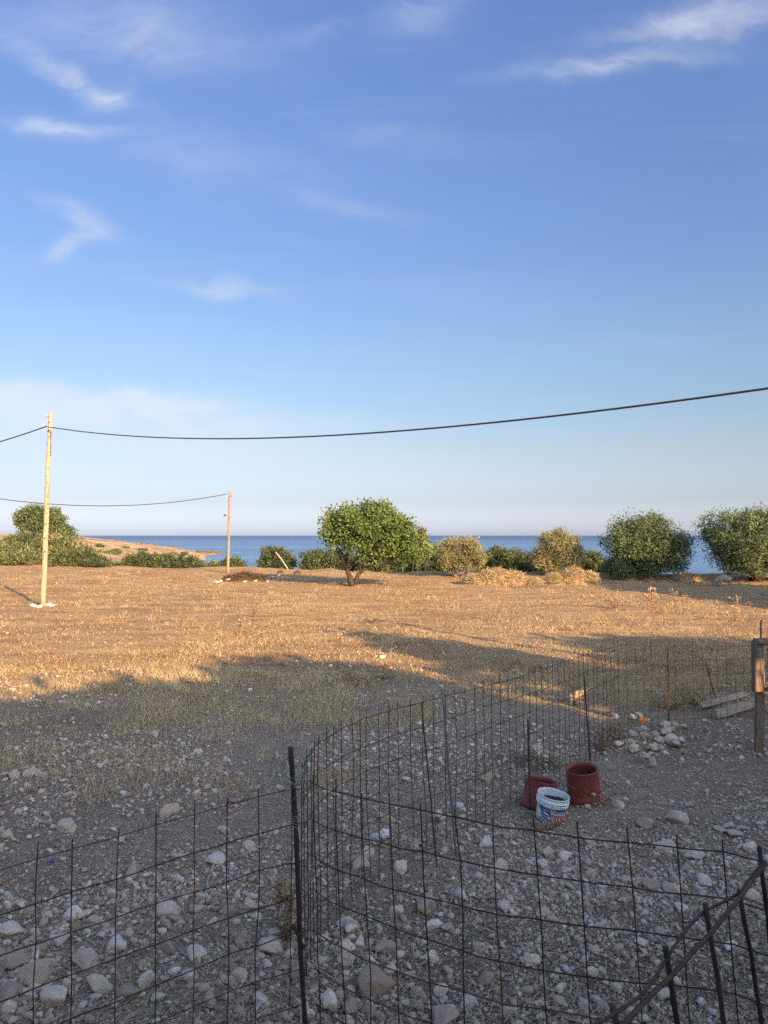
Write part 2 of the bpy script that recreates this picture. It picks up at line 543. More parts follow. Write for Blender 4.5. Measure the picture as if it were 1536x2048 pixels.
MAT = {
    'ground': pmat('field_ground', ground_build, 0.95, 0.1),
    'stone': pmat('stone', stone_obj_build, 0.9, 0.15),
    'gravel': pmat('gravel', stone_stuff_build, 0.9, 0.15),
    'sea': pmat('sea_water', sea_build, 0.3, 0.22),
    'shorerock': simple('shore_rock', (0.06, 0.045, 0.035), (0.17, 0.125, 0.09), 3, 0.9, 0.5, 0.05),
    'rebar': pmat('rusty_steel', rebar_build, 0.85, 0.2),
    'post': simple('dark_iron', (0.022, 0.018, 0.018), (0.060, 0.035, 0.028), 40, 0.75, 0.4, 0.003, 0.3),
    'pipe': simple('galvanised_pipe', (0.09, 0.085, 0.083), (0.16, 0.15, 0.145), 30, 0.55, 0.1, 0.002, 0.5),
    'greenwire': simple('green_wire', (0.09, 0.13, 0.12), (0.20, 0.24, 0.23), 30, 0.5, 0, 0, 0.4),
    'polewood': simple('pole_wood', (0.23, 0.165, 0.11), (0.39, 0.30, 0.205), 5, 0.85, 0.3, 0.01, 0.2, (6, 6, 0.5)),
    'polewood2': simple('weathered_pole_wood', (0.19, 0.115, 0.075), (0.34, 0.22, 0.145), 5, 0.85, 0.3, 0.01, 0.2, (6, 6, 0.5)),
    'knot': simple('wood_knot', (0.10, 0.065, 0.04), (0.19, 0.12, 0.07), 20, 0.8, 0, 0),
    'cable': simple('black_cable', (0.018, 0.02, 0.024), (0.035, 0.037, 0.042), 10, 0.6, 0, 0, 0.3),
    'insul': simple('grey_fitting', (0.16, 0.16, 0.17), (0.32, 0.32, 0.33), 20, 0.5, 0, 0, 0.4),
    'bark': simple('bark', (0.026, 0.018, 0.014), (0.085, 0.060, 0.044), 6, 0.95, 0.8, 0.04, 0.1, (3, 3, 0.8)),
    'palebark': simple('pale_bark', (0.14, 0.095, 0.065), (0.26, 0.18, 0.12), 6, 0.95, 0.8, 0.03, 0.1, (3, 3, 0.8)),
    'grey_wood': simple('grey_board', (0.17, 0.13, 0.10), (0.36, 0.29, 0.225), 6, 0.9, 0.4, 0.004, 0.15, (1.2, 12, 12)),
    'oldwood': simple('old_post_wood', (0.085, 0.062, 0.048), (0.25, 0.18, 0.12), 7, 0.9, 0.5, 0.006, 0.15, (9, 9, 1.0)),
    'pot': simple('red_plastic', (0.165, 0.036, 0.028), (0.235, 0.060, 0.046), 7, 0.55, 0.1, 0.003, 0.35),
    'white_plastic': simple('white_plastic', (0.58, 0.60, 0.60), (0.74, 0.75, 0.74), 9, 0.5, 0.05, 0.002, 0.4),
    'label_blue': simple('blue_print', (0.035, 0.055, 0.19), (0.07, 0.10, 0.27), 60, 0.6, 0, 0),
    'label_paleblue': simple('pale_blue_print', (0.30, 0.38, 0.52), (0.46, 0.53, 0.64), 60, 0.6, 0, 0),
    'label_red': simple('red_print', (0.42, 0.05, 0.05), (0.55, 0.11, 0.10), 70, 0.6, 0, 0),
    'label_pink': simple('pink_print', (0.60, 0.47, 0.49), (0.68, 0.58, 0.60), 70, 0.6, 0, 0),
    'soil': simple('dark_soil', (0.018, 0.016, 0.013), (0.055, 0.047, 0.036), 40, 0.95, 0.8, 0.01),
    'blue_plastic': simple('blue_plastic', (0.03, 0.06, 0.26), (0.05, 0.09, 0.34), 20, 0.4, 0, 0, 0.5),
    'orange_plastic': simple('orange_plastic', (0.62, 0.20, 0.06), (0.75, 0.30, 0.10), 20, 0.5, 0, 0, 0.4),
    'twig': simple('bleached_twig', (0.22, 0.18, 0.15), (0.46, 0.41, 0.36), 14, 0.9, 0.2, 0.003, 0.1),
    'plaster': simple('plaster', (0.55, 0.53, 0.48), (0.68, 0.66, 0.61), 3, 0.9, 0.2, 0.01),
    'concrete': simple('concrete', (0.26, 0.25, 0.235), (0.40, 0.385, 0.36), 4, 0.9, 0.3, 0.01),
    'bluepaint': simple('blue_paint', (0.06, 0.13, 0.26), (0.09, 0.17, 0.32), 8, 0.5, 0.1, 0.003),
    'glass': simple('dark_glass', (0.02, 0.022, 0.025), (0.03, 0.033, 0.036), 2, 0.08, 0, 0, 0.6),
    'wool': simple('grey_wool', (0.13, 0.115, 0.095), (0.27, 0.245, 0.205), 22, 0.95, 1.0, 0.05, 0.05),
    'muzzle': simple('dark_hide', (0.05, 0.042, 0.036), (0.12, 0.10, 0.085), 20, 0.9, 0.2, 0.01),
    'carob': leafmat('carob_leaves', [(0.0, (0.023, 0.044, 0.013)), (0.35, (0.073, 0.109, 0.030)), (0.7, (0.128, 0.175, 0.052)), (1.0, (0.194, 0.237, 0.081))]),
    'redleaf': leafmat('red_leaves', [(0.0, (0.10, 0.06, 0.03)), (1.0, (0.20, 0.115, 0.065))]),
    'tamarisk': leafmat('tamarisk_leaves', [(0.0, (0.026, 0.041, 0.020)), (0.4, (0.074, 0.102, 0.048)), (0.75, (0.134, 0.167, 0.081)), (1.0, (0.198, 0.233, 0.119))]),
    'tamarisk_dry': leafmat('dry_tamarisk_leaves', [(0.0, (0.072, 0.072, 0.036)), (0.4, (0.182, 0.172, 0.081)), (0.75, (0.280, 0.254, 0.124)), (1.0, (0.364, 0.312, 0.163))]),
    'lentisk': leafmat('lentisk_leaves', [(0.0, (0.022, 0.036, 0.020)), (0.4, (0.061, 0.079, 0.036)), (0.75, (0.110, 0.128, 0.054)), (1.0, (0.179, 0.185, 0.086))]),
    'scrub': leafmat('scrub_leaves', [(0.0, (0.042, 0.056, 0.026)), (0.4, (0.107, 0.124, 0.051)), (0.75, (0.177, 0.185, 0.078)), (1.0, (0.276, 0.249, 0.128))]),
    'straw': leafmat('dry_grass', [(0.0, (0.17, 0.115, 0.065)), (0.35, (0.33, 0.245, 0.135)), (0.7, (0.47, 0.375, 0.21)), (1.0, (0.58, 0.49, 0.31))], 0.2, 0.8),
    'strawbrown': leafmat('dry_stalks', [(0.0, (0.115, 0.068, 0.038)), (0.4, (0.26, 0.165, 0.09)), (0.75, (0.40, 0.27, 0.15)), (1.0, (0.50, 0.37, 0.22))], 0.15, 0.85),
    'burnt': leafmat('dark_brush', [(0.0, (0.035, 0.024, 0.018)), (0.5, (0.10, 0.062, 0.042)), (1.0, (0.20, 0.115, 0.07))], 0.1, 0.9),
    'weed': leafmat('weed_leaves', [(0.0, (0.06, 0.068, 0.03)), (0.6, (0.12, 0.135, 0.06)), (1.0, (0.24, 0.22, 0.12))], 0.25, 0.7),
}

# ------------------------------------------------------------------ terrain
SEA_Z = -2.4
C_E = np.array([-900, 0, 400, 500, 700, 900, 1100, 1300, 1536, 2400], float)
V_E = np.array([61, 61, 62.5, 60, 56, 53, 52.5, 49.5, 47.5, 46], float)
C_T = np.array([-3000, -400, 0, 150, 260, 330, 395, 440, 475, 4000], float)
#           E     E+8   E+16  110   150   190   215   235   262   330
Z_T = np.array([[0, .5, 1.0, 2.0, 2.2, 3.0, 3.2, 2.4, 1.0, -4.],
                [0, .5, 1.0, 2.0, 2.2, 3.0, 3.2, 2.4, 1.0, -4.],
                [0, .5, 1.0, 1.8, 2.0, 2.7, 3.0, 2.0, 0.4, -4.],
                [0, .4, .7, 1.0, 1.2, 2.0, 2.5, 1.4, -.6, -5.],
                [0, 0., -.3, -.7, -.6, .25, .70, -.1, -2.6, -5.],
                [0, -.3, -.8, -1.3, -1.4, -.8, -.38, -1.3, -3.2, -5.],
                [0, -.6, -1.6, -2.0, -2.1, -2.05, -1.75, -2.3, -3.6, -5.],
                [0, -.8, -2.2, -3.2, -3.3, -3.0, -2.30, -2.9, -4.0, -5.],
                [0, -.9, -2.8, -4.2, -4.6, -5.0, -5.0, -5.0, -5.0, -5.],
                [0, -.9, -2.8, -4.2, -4.6, -5.0, -5.0, -5.0, -5.0, -5.]])


def zf(X, Y):
    X, Y = np.atleast_1d(np.asarray(X, float)), np.atleast_1d(np.asarray(Y, float))
    c = np.where(Y > 1e-3, 768 + F * X / np.maximum(Y, 1e-3), np.where(X > 0, 4000, -3000))
    c = np.clip(c, -2900, 3900)
    E = np.interp(c, C_E, V_E)
    D = np.where(Y > 0, Y, 0)
    # rows of the table at this bearing
    zi = np.array([np.interp(c, C_T, Z_T[:, k]) for k in range(10)])
    kn = np.array([E, E + 8, E + 16, E * 0 + 110, E * 0 + 150, E * 0 + 190, E * 0 + 215, E * 0 + 235, E * 0 + 262, E * 0 + 330])
    z = np.zeros_like(D)
    for k in range(9):
        t = (D - kn[k]) / (kn[k + 1] - kn[k])
        tt = np.clip(t, 0, 1)
        z = np.where(t >= 0, zi[k] * (1 - tt) + zi[k + 1] * tt, z)
    far = np.clip((D - E) / 10, 0, 1)
    low = np.clip((z + 2.9) / 0.6, 0, 1)
    z = z + far * low * (fbm(X * .12, Y * .12, 4) * 0.9 + fbm(X * .5 + 9, Y * .5, 3) * 0.35)
    near = 1 - far
    r = np.hypot(X, Y)
    z = z + near * (fbm(X * .22 + 3, Y * .22, 3) * 0.10 * np.clip((r - 6) / 10, 0, 1)
                    + fbm(X * 1.3, Y * 1.3 + 5, 4) * 0.12 + fbm(X * 6, Y * 6, 3) * 0.022 * np.clip((40 - r) / 25, 0, 1))
    # low bank along the far edge of the field
    z = z + 0.28 * np.exp(-((D - E + 1.0) / 2.2) ** 2) * np.clip(fbm(X * .3 + 40, Y * .1, 3) * 2.2 + .55, 0, 1.2) * (Y > 20)
    return z


def z1(x, y):
    return float(zf(x, y)[0])


_ys = np.concatenate([np.arange(2.0, 12, .04), np.arange(12, 70, .1), np.arange(70, 300, .5)])


def GT(px, py):
    """the first ground point met along the line of sight through a pixel"""
    d = ray(px, py)
    xs = d[0] / d[1] * _ys
    zs_ = CAM_H + d[2] / d[1] * _ys
    below = np.nonzero(zs_ <= zf(xs, _ys))[0]
    if len(below):
        y = _ys[below[0]]
        if y < np.interp(px, C_E, V_E) + 1 or px < 240:
            return np.array((d[0] / d[1] * y, y, z1(d[0] / d[1] * y, y)))
    y = float(np.interp(px, C_E, V_E)) - .3
    return np.array((d[0] / d[1] * y, y, z1(d[0] / d[1] * y, y)))


ang = np.concatenate([np.arange(-34, 34, 0.22), np.arange(34, 60, 1.0), np.arange(60, 300, 4.0), np.arange(300, 326, 1.0)])
ang = np.radians(ang)
rad = np.concatenate([[0.0], np.geomspace(0.8, 3.4, 8)[:-1], np.geomspace(3.4, 70, 210), np.geomspace(70.8, 420, 90)])
A_, R_ = np.meshgrid(ang, rad[1:])
X_, Y_ = R_ * np.sin(A_), R_ * np.cos(A_)
Z_ = zf(X_.ravel(), Y_.ravel())
V = np.concatenate([[[0, 0, z1(0.0, 0.0)]], np.stack([X_.ravel(), Y_.ravel(), Z_], 1)])
na, nr = len(ang), len(rad) - 1
ii, jj = np.meshgrid(np.arange(nr - 1), np.arange(na), indexing='ij')
a0 = 1 + ii * na + jj
a1 = 1 + ii * na + (jj + 1) % na
quads = np.stack([a0.ravel(), (a0 + na).ravel(), (a1 + na).ravel(), a1.ravel()], 1)[:, ::-1]
fan = [(0, 1 + (j + 1) % na, 1 + j) for j in range(na)]
fan_q = np.array([(f[0], f[1], f[2], f[2]) for f in fan])
me = bpy.data.meshes.new('ground')
allf = [tuple(q) for q in quads.tolist()] + fan
me.from_pydata(V.tolist(), [], allf)
me.update()
me.polygons.foreach_set('use_smooth', np.ones(len(me.polygons), dtype=bool))


def strawness(X, Y):
    """how far dry stubble covers the soil (0 bare stony yard, 1 field)"""
    n = fbm(X * .35 + 11, Y * .35, 4)
    s = np.clip((Y - 11.0 + 7 * n + 0.25 * np.abs(X)) / 6.0, 0, 1)
    return s * np.clip(0.92 + n * 0.6, 0, 1)


stw = strawness(V[:, 0], V[:, 1])
cc = np.where(V[:, 1] > 1, 768 + F * V[:, 0] / np.maximum(V[:, 1], 1), 3000)
EE = np.interp(cc, C_E, V_E)
snd = np.clip((V[:, 1] - EE - 6) / 14, 0, 1)
pen = np.clip((V[:, 0] + .6 + .5 * fbm(V[:, 0] * 1.1, V[:, 1] * 1.1, 3) * 2) / 1.2, 0, 1) * np.clip((6.6 - V[:, 1] + 3 * fbm(V[:, 0] * .9 + 5, V[:, 1] * .9, 3)) / 2.5, 0, 1) * (V[:, 1] > 0)
for nm, arr in (('straw', stw), ('sand', snd), ('pen', pen)):
    at = me.attributes.new(nm, 'FLOAT', 'POINT')
    at.data.foreach_set('value', arr.astype(np.float32))
me.materials.append(MAT['ground'])
ground = link('ground', me)
tag(ground, 'dry stony field with stubble running to the sea', 'ground', kind='structure')

# sea
sr = np.concatenate([np.geomspace(20, 40000, 60)])
sa_ = np.radians(np.arange(0, 360, 3))
SA, SR = np.meshgrid(sa_, sr)
SV = np.stack([(SR * np.sin(SA)).ravel(), (SR * np.cos(SA)).ravel(), np.full(SA.size, SEA_Z)], 1)
n_a = len(sa_)
ii, jj = np.meshgrid(np.arange(len(sr) - 1), np.arange(n_a), indexing='ij')
a0, a1 = ii * n_a + jj, ii * n_a + (jj + 1) % n_a
SQ = np.stack([a0.ravel(), a1.ravel(), (a1 + n_a).ravel(), (a0 + n_a).ravel()], 1)[:, ::-1]
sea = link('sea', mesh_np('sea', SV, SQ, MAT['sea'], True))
tag(sea, 'calm blue sea out to the horizon', 'sea', kind='structure')


# ------------------------------------------------------------------ stones
def icosphere(sub):
    t = (1 + 5 ** .5) / 2
    v = [(-1, t, 0), (1, t, 0), (-1, -t, 0), (1, -t, 0), (0, -1, t), (0, 1, t), (0, -1, -t), (0, 1, -t), (t, 0, -1), (t, 0, 1), (-t, 0, -1), (-t, 0, 1)]
    f = [(0, 11, 5), (0, 5, 1), (0, 1, 7), (0, 7, 10), (0, 10, 11), (1, 5, 9), (5, 11, 4), (11, 10, 2), (10, 7, 6), (7, 1, 8),
         (3, 9, 4), (3, 4, 2), (3, 2, 6), (3, 6, 8), (3, 8, 9), (4, 9, 5), (2, 4, 11), (6, 2, 10), (8, 6, 7), (9, 8, 1)]
    v = [np.array(p) / np.linalg.norm(p) for p in v]
    for _ in range(sub):
        cache, nf = {}, []

        def mid(a, b):
            k = (min(a, b), max(a, b))
            if k not in cache:
                m_ = v[a] + v[b]
                v.append(m_ / np.linalg.norm(m_))
                cache[k] = len(v) - 1
            return cache[k]
        for a, b, c in f:
            ab, bc, ca = mid(a, b), mid(b, c), mid(c, a)
            nf += [(a, ab, ca), (b, bc, ab), (c, ca, bc), (ab, bc, ca)]
        f = nf
    return np.array(v), np.array(f)


ICO = [icosphere(s) for s in range(4)]
ICO.append((np.array([(1, 0, 0), (-1, 0, 0), (0, 1, 0), (0, -1, 0), (0, 0, 1), (0, 0, -1)], float),
            np.array([(0, 2, 4), (2, 1, 4), (1, 3, 4), (3, 0, 4), (2, 0, 5), (1, 2, 5), (3, 1, 5), (0, 3, 5)])))


def rock_shape(D, r, sharp=14.0):
    """a rounded convex polyhedron: soft minimum over random cutting planes"""
    n = r.integers(9, 15)
    N = r.normal(size=(n, 3))
    N /= np.linalg.norm(N, axis=1)[:, None]
    h = r.uniform(0.62, 1.0, n)
    q = np.maximum(D @ N.T, 1e-3) / h
    rr = 1.0 / (np.sum(q ** sharp, axis=1) + 1e-6) ** (1 / sharp)
    rr = np.minimum(rr, 1.25)
    for f_, a_ in ((2.3, .05), (4.7, .03), (9.0, .014)):
        k_ = r.normal(size=(3, 3)) * f_
        rr = rr * (1 + a_ * np.sin(D @ k_[0] + r.uniform(0, 6)) * np.sin(D @ k_[1] + r.uniform(0, 6)) * 1.4)
    return D * rr[:, None] * np.array((1.0, r.uniform(.65, .95), r.uniform(.58, .85)))


srng = np.random.default_rng(21)
stone_meshes = []
for i in range(16):
    Vs = rock_shape(ICO[3][0], srng, srng.uniform(16, 40))
    Vs = Vs * (1 + 0.05 * srng.normal(size=(1, 3)))
    stone_meshes.append(mesh_np('stone', Vs, ICO[3][1], MAT['stone'], True))


def put_stone(x, y, w, sink=0.32, zoff=0.0, flat=1.0, tone=None):
    o = link('stone', stone_meshes[int(srng.integers(16))], ground)
    s = w / 2
    o.location = (x, y, z1(x, y) + s * (0.55 - sink) * (1 if flat > .9 else .35) + zoff)
    tl_ = .25 if flat > .9 else .08
    o.rotation_euler = (srng.normal() * tl_, srng.normal() * tl_, srng.uniform(0, 6.28))
    o.scale = (s, s * srng.uniform(.8, 1.1), s * srng.uniform(.8, 1.15) * flat)
    t_ = float(np.clip(srng.beta(1.7, 2.0), .1, .92)) if tone is None else tone
    o.color = (t_, t_, t_, 1)
    return o


HAND = [(230, 1900, 62), (540, 1905, 78), (548, 1880, 46), (500, 1700, 34), (855, 1818, 66), (868, 1858, 40), (893, 1862, 34), (745, 1985, 100), (770, 1905, 62),
        (722, 1740, 60), (738, 1712, 46), (835, 2020, 40), (1303, 1780, 52), (1345, 1790, 44), (1365, 1825, 42), (1440, 1662, 44), (1470, 1668, 50), (1458, 1656, 36), (1488, 1660, 34), (1350, 1645, 50), (30, 1556, 50), (62, 1550, 56), (88, 1552, 40), (12, 1552, 40), (48, 1544, 36),
        (135, 1662, 42), (20, 1998, 84), (70, 1960, 80), (110, 2005, 76), (200, 1985, 70), (260, 2000, 66), (30, 1935, 66), (170, 1930, 60), (330, 1905, 52),
        (120, 1890, 50), (290, 1975, 62), (345, 1850, 42), (405, 1800, 30), (700, 2030, 50), (655, 2010, 52), (610, 2040, 46), (690, 1925, 44), (735, 1975, 40),
        (1000, 1745, 46), (1130, 1720, 40), (880, 1640, 36), (975, 1560, 30), (1235, 1615, 30), (1330, 1700, 40), (1390, 1720, 44), (1290, 1655, 34),
        (1180, 1690, 32), (925, 1800, 40), (1010, 1820, 38), (960, 1900, 36), (1065, 1935, 40), (1120, 1985, 34), (1170, 2020, 40), (940, 2015, 36), (880, 1985, 36),
        (800, 1745, 40), (830, 1700, 36), (700, 1860, 40), (640, 1800, 36), (795, 1830, 40), (900, 1750, 34), (970, 1690, 30), (590, 1960, 46), (480, 1960, 44), (420, 2010, 44),
        (380, 1960, 40), (520, 2010, 48), (1020, 2030, 46), (860, 1920, 36), (1410, 1770, 40), (1500, 1800, 44), (1460, 1900, 40), (1500, 1700, 36), (1330, 2000, 40),
        # pale stones piled round the foot of the near pole
        (68, 1214, 13), (80, 1215, 10), (97, 1213, 15), (108, 1212, 8),
        # stones lined up in front of the dark brush heap
        (456, 1163, 14), (475, 1162, 11), (490, 1164, 8), (505, 1162, 7), (511, 1163, 7), (522, 1161, 6), (442, 1164, 8), (535, 1164, 6), (545, 1154, 6), (557, 1152, 7), (434, 1165, 7),
        # stones on the lit edge of the shadow
        (770, 1317, 18), (600, 1322, 14), (640, 1318, 12), (690, 1324, 12), (720, 1320, 14), (745, 1322, 12), (655, 1330, 12), (580, 1318, 10),
        (452, 1388, 14), (175, 1414, 13), (395, 1508, 18), (310, 1475, 22), (300, 1540, 20), (415, 1580, 22)]
n_obj = 0
LOW = {(1440, 1662), (1470, 1668), (1458, 1656), (1488, 1660), (30, 1556), (62, 1550), (88, 1552), (12, 1552), (48, 1544)}
for px, py, wpx in HAND:
    row = 1315 < py < 1335
    p = GT(px + (srng.normal() * 14 if row else 0), py + (srng.normal() * 8 if row else 0))
    wpx = wpx * (.7 if row else 1)
    put_stone(p[0], p[1], wpx * p[1] / F * (.82 if py > 1700 else (.72 if (px, py) in LOW else 1.0)), 0.30, flat=.6 if (px, py) in LOW else 1.0, tone=.70 if py < 1240 else (.35 if (px, py) in LOW else None))
    n_obj += 1
# reddish rubble inside the pen
for k in range(34):
    p = GT(1265 + 75 * srng.random() + 20 * srng.normal(), 1480 + 22 * srng.normal())
    put_stone(p[0], p[1], srng.uniform(.06, .16), 0.1, abs(srng.normal()) * .04, tone=float(srng.choice([.935, .6, .42, .3, .5, .25])))
    n_obj += 1


def patchy(X, Y):
    return fbm(X * .8 + 31, Y * .8, 3)


while n_obj < 296:
    px, py = srng.uniform(-120, 1660), srng.uniform(1560, 2060) if srng.random() < .85 else srng.uniform(1450, 1560)
    p = GT(px, py)
    if patchy(p[0], p[1]) < srng.normal() * .12 - (0.06 if px < 900 else -0.02):
        continue
    put_stone(p[0], p[1], float(np.clip(srng.lognormal(math.log(.072), .38), .045, .17)), 0.3)
    n_obj += 1


def stone_field(n, pxr, pyr, size, sub, r, bias=1.0, dens=0.10, sink=0.15):
    """n small stones joined into one mesh"""
    px = r.uniform(*pxr, n * 2)
    py = pyr[0] + (pyr[1] - pyr[0]) * r.random(n * 2) ** bias
    d = np.stack([(px - 768) / F, (CAM_H * F) / np.maximum(py - 1071, 20) * 0 + 1], 1)
    Yd = CAM_H * F / (py - 1071)
    Xd = (px - 768) / F * Yd
    keep = patchy(Xd, Yd) > r.normal(size=n * 2) * dens - 0.03
    Xd, Yd = Xd[keep][:n], Yd[keep][:n]
    n = len(Xd)
    s = np.clip(r.lognormal(math.log(size[0]), size[1], n), size[2], size[3]) / 2
    D, Fc = ICO[sub]
    protos = np.array([rock_shape(D, r, 10) for _ in range(24)])
    pv = protos[r.integers(0, 24, n)]
    th = r.uniform(0, 6.283, n)
    c_, s_ = np.cos(th)[:, None], np.sin(th)[:, None]
    x = pv[:, :, 0] * c_ - pv[:, :, 1] * s_
    y = pv[:, :, 0] * s_ + pv[:, :, 1] * c_
    z = pv[:, :, 2] + x * r.normal(size=(n, 1)) * .25
    Vv = np.stack([x, y, z], 2) * s[:, None, None]
    Vv[:, :, 0] += Xd[:, None]
    Vv[:, :, 1] += Yd[:, None]
    Vv[:, :, 2] += (zf(Xd, Yd) + s * (0.45 - sink))[:, None]
    nv = len(D)
    FF = (Fc[None] + (np.arange(n) * nv)[:, None, None]).reshape(-1, 3)
    tint = np.repeat(np.clip((r.beta(1.4, 2.2, n) if sub != 4 else r.beta(1.1, 2.8, n)) * np.where(Yd > 14, .55, 1.0), 0, 1), len(Fc))
    return Vv.reshape(-1, 3), FF, tint


def join(parts):
    Vv, FF, TT, k = [], [], [], 0
    for a, b, c in parts:
        Vv.append(a)
        FF.append(b + k)
        TT.append(c)
        k += len(a)
    return np.concatenate(Vv), np.concatenate(FF), np.concatenate(TT)


gr = np.random.default_rng(5)
Vv, FF, TT = join([stone_field(4200, (-160, 1700), (1660, 2120), (.028, .52, .012, .08), 1, gr, 0.9, .24),
                   stone_field(4500, (880, 1700), (1470, 1900), (.022, .45, .011, .06), 0, gr, 0.9, .3),
                   stone_field(11000, (-160, 1700), (1430, 1800), (.025, .45, .012, .07), 0, gr, 0.9, .26),
                   stone_field(2600, (-160, 1700), (1335, 1540), (.045, .40, .02, .09), 0, gr, 1.0),
                   stone_field(1600, (-160, 700), (1480, 2120), (.040, .42, .018, .08), 1, gr, 1.0, .10)])
gravel = link('loose_stones', mesh_np('loose_stones', Vv, FF, MAT['gravel'], True, TT))
tag(gravel, 'loose grey and beige stones scattered over the bare yard soil', 'stones', kind='stuff')
Vv, FF, TT = join([stone_field(52000, (-160, 1700), (1400, 2120), (.015, .40, .006, .032), 4, gr, 0.85, .35),
                   stone_field(1600, (-200, 1740), (1165, 1345), (.032, .40, .015, .07), 0, gr, 1.3, .3),
                   stone_field(2600, (-200, 1740), (1245, 1350), (.034, .40, .016, .08), 0, gr, 1.0, .2)])
pebbles = link('gravel', mesh_np('gravel', Vv, FF, MAT['gravel'], False, TT))
tag(pebbles, 'fine gravel lying on the dusty soil and the dry field', 'gravel', kind='stuff')


for k, (px, yd, w) in enumerate([(438, 218, 2.6), (425, 214, 1.8), (412, 209, 2.2), (447, 221, 1.6), (398, 205, 1.8), (430, 226, 2.2), (340, 222, 1.6), (300, 224, 2.2), (275, 220, 1.4), (235, 225, 2.0)]):
    xk = (px - 768) / F * yd
    rm = stone_meshes[k].copy()
    rm.materials.clear()
    rm.materials.append(MAT['shorerock'])
    o = link('shore_rock', rm, None, (xk, yd, max(z1(xk, yd), SEA_Z) + .05), (.1, .1, k * 1.3), (w * .9, w * .7, w * .3))
    o.color = (.05, .05, .05, 1)
    tag(o, ['dark rock at the waterline round the tip of the sandy headland', 'dark rock on the crest of the sandy headland'][k > 5], 'rock', ['rocks round the headland tip', 'rocks on the headland crest'][k > 5])

# ------------------------------------------------------------------ dry grass
def blades(X, Y, h, w, lean, r, tint):
    n = len(X)
    th = r.uniform(0, 6.283, n)
    dx, dy = np.cos(th), np.sin(th)
    la = r.uniform(0, 6.283, n)
    lx, ly = np.cos(la) * lean * h, np.sin(la) * lean * h
    Z = zf(X, Y) - 0.005
    b0 = np.stack([X - dx * w, Y - dy * w, Z], 1)
    b1 = np.stack([X + dx * w, Y + dy * w, Z], 1)
    t = np.stack([X + lx, Y + ly, Z + h], 1)
    Vv = np.stack([b0, b1, t], 1).reshape(-1, 3)
    return Vv, np.arange(n * 3).reshape(-1, 3), tint


def img_sample(n, pxr, pyr, r, power=1.0):
    px = r.uniform(*pxr, n)
    py = pyr[0] + (pyr[1] - pyr[0]) * r.random(n) ** power
    Yd = CAM_H * F / (py - 1071)
    return (px - 768) / F * Yd, Yd


gb = np.random.default_rng(77)
parts = []
# stubble over the whole field
X, Y = img_sample(230000, (-250, 1800), (1139, 1460), gb, 1.1)
E = np.interp(768 + F * X / Y, C_E, V_E)
st = strawness(X, Y)
den = fbm(X * .5 + 7, Y * .9 + 2, 4)
keep = (gb.random(len(X)) < np.clip(st * (0.40 + den * 2.6 + fbm(X * .12, Y * .45 + 60, 3) * 1.6), 0.01, 1)) & (Y < E + 1)
X, Y = X[keep], Y[keep]
n = len(X)
h = gb.lognormal(math.log(.042), .5, n) * np.clip(0.7 + Y / 40, .8, 1.5)
parts.append(blades(X, Y, np.clip(h, .02, .28), (.0028 + Y * .00017), gb.uniform(.2, 1.6, n), gb, np.clip(gb.normal(.34, .22, n) + den[keep] * .8, 0, 1)))
# the thicker yellow grass beside the shadow's edge and in tufts over the yard
tuft = []
for k in range(420):
    if k < 300:
        px, py = gb.uniform(280, 880), gb.uniform(1338, 1452)
        if fbm(np.array([px * .012]), np.array([py * .03]))[0] < -0.06:
            continue
    else:
        px, py = gb.uniform(-50, 700), gb.uniform(1370, 1600)
    p = G(px, py)
    m_ = int(gb.integers(25, 80))
    tuft.append((p[0] + gb.normal(size=m_) * .16, p[1] + gb.normal(size=m_) * .13))
X = np.concatenate([t[0] for t in tuft])
Y = np.concatenate([t[1] for t in tuft])
n = len(X)
parts.append(blades(X, Y, np.clip(gb.lognormal(math.log(.09), .4, n), .03, .24), gb.uniform(.003, .006, n), gb.uniform(.1, 1.0, n), gb, np.clip(gb.normal(.66, .16, n), 0, 1)))
Vv, FF, TT = join(parts)
grass = link('dry_grass', mesh_np('dry_grass', Vv, FF, MAT['straw'], False, TT))
tag(grass, 'dry yellow grass and stubble covering the field', 'grass', kind='stuff')


# brown stubble clumps and clods of dead weeds all over the lit field
X, Y = img_sample(6500, (-250, 1800), (1142, 1345), gb, 1.15)
E = np.interp(768 + F * X / Y, C_E, V_E)
dn = fbm(X * .33 + 70, Y * .6, 4)
ok = (Y < E) & (gb.random(len(X)) < np.clip(.42 + dn * 2.4, .05, 1)) & (strawness(X, Y) > .4)
X, Y = X[ok], Y[ok]
nb_ = 9
sz_ = gb.uniform(.03, .11, len(X))
Xb = np.repeat(X, nb_) + gb.normal(size=len(X) * nb_) * np.repeat(sz_, nb_)
Yb = np.repeat(Y, nb_) + gb.normal(size=len(X) * nb_) * np.repeat(sz_, nb_)
n = len(Xb)
hb_ = np.clip(np.repeat(sz_, nb_) * gb.uniform(.5, 2.2, n), .02, .26)
Vv, FF, TT = blades(Xb, Yb, hb_, .003 + Yb * .00022, gb.uniform(.2, 1.4, n), gb, np.clip(np.repeat(gb.normal(.42, .26, len(X)), nb_) + gb.normal(0, .12, n), 0, 1))
stub = link('dry_stubble', mesh_np('dry_stubble', Vv, FF, MAT['strawbrown'], False, TT))
tag(stub, 'brown stubble clumps scattered over the sunlit field', 'stubble', kind='stuff')


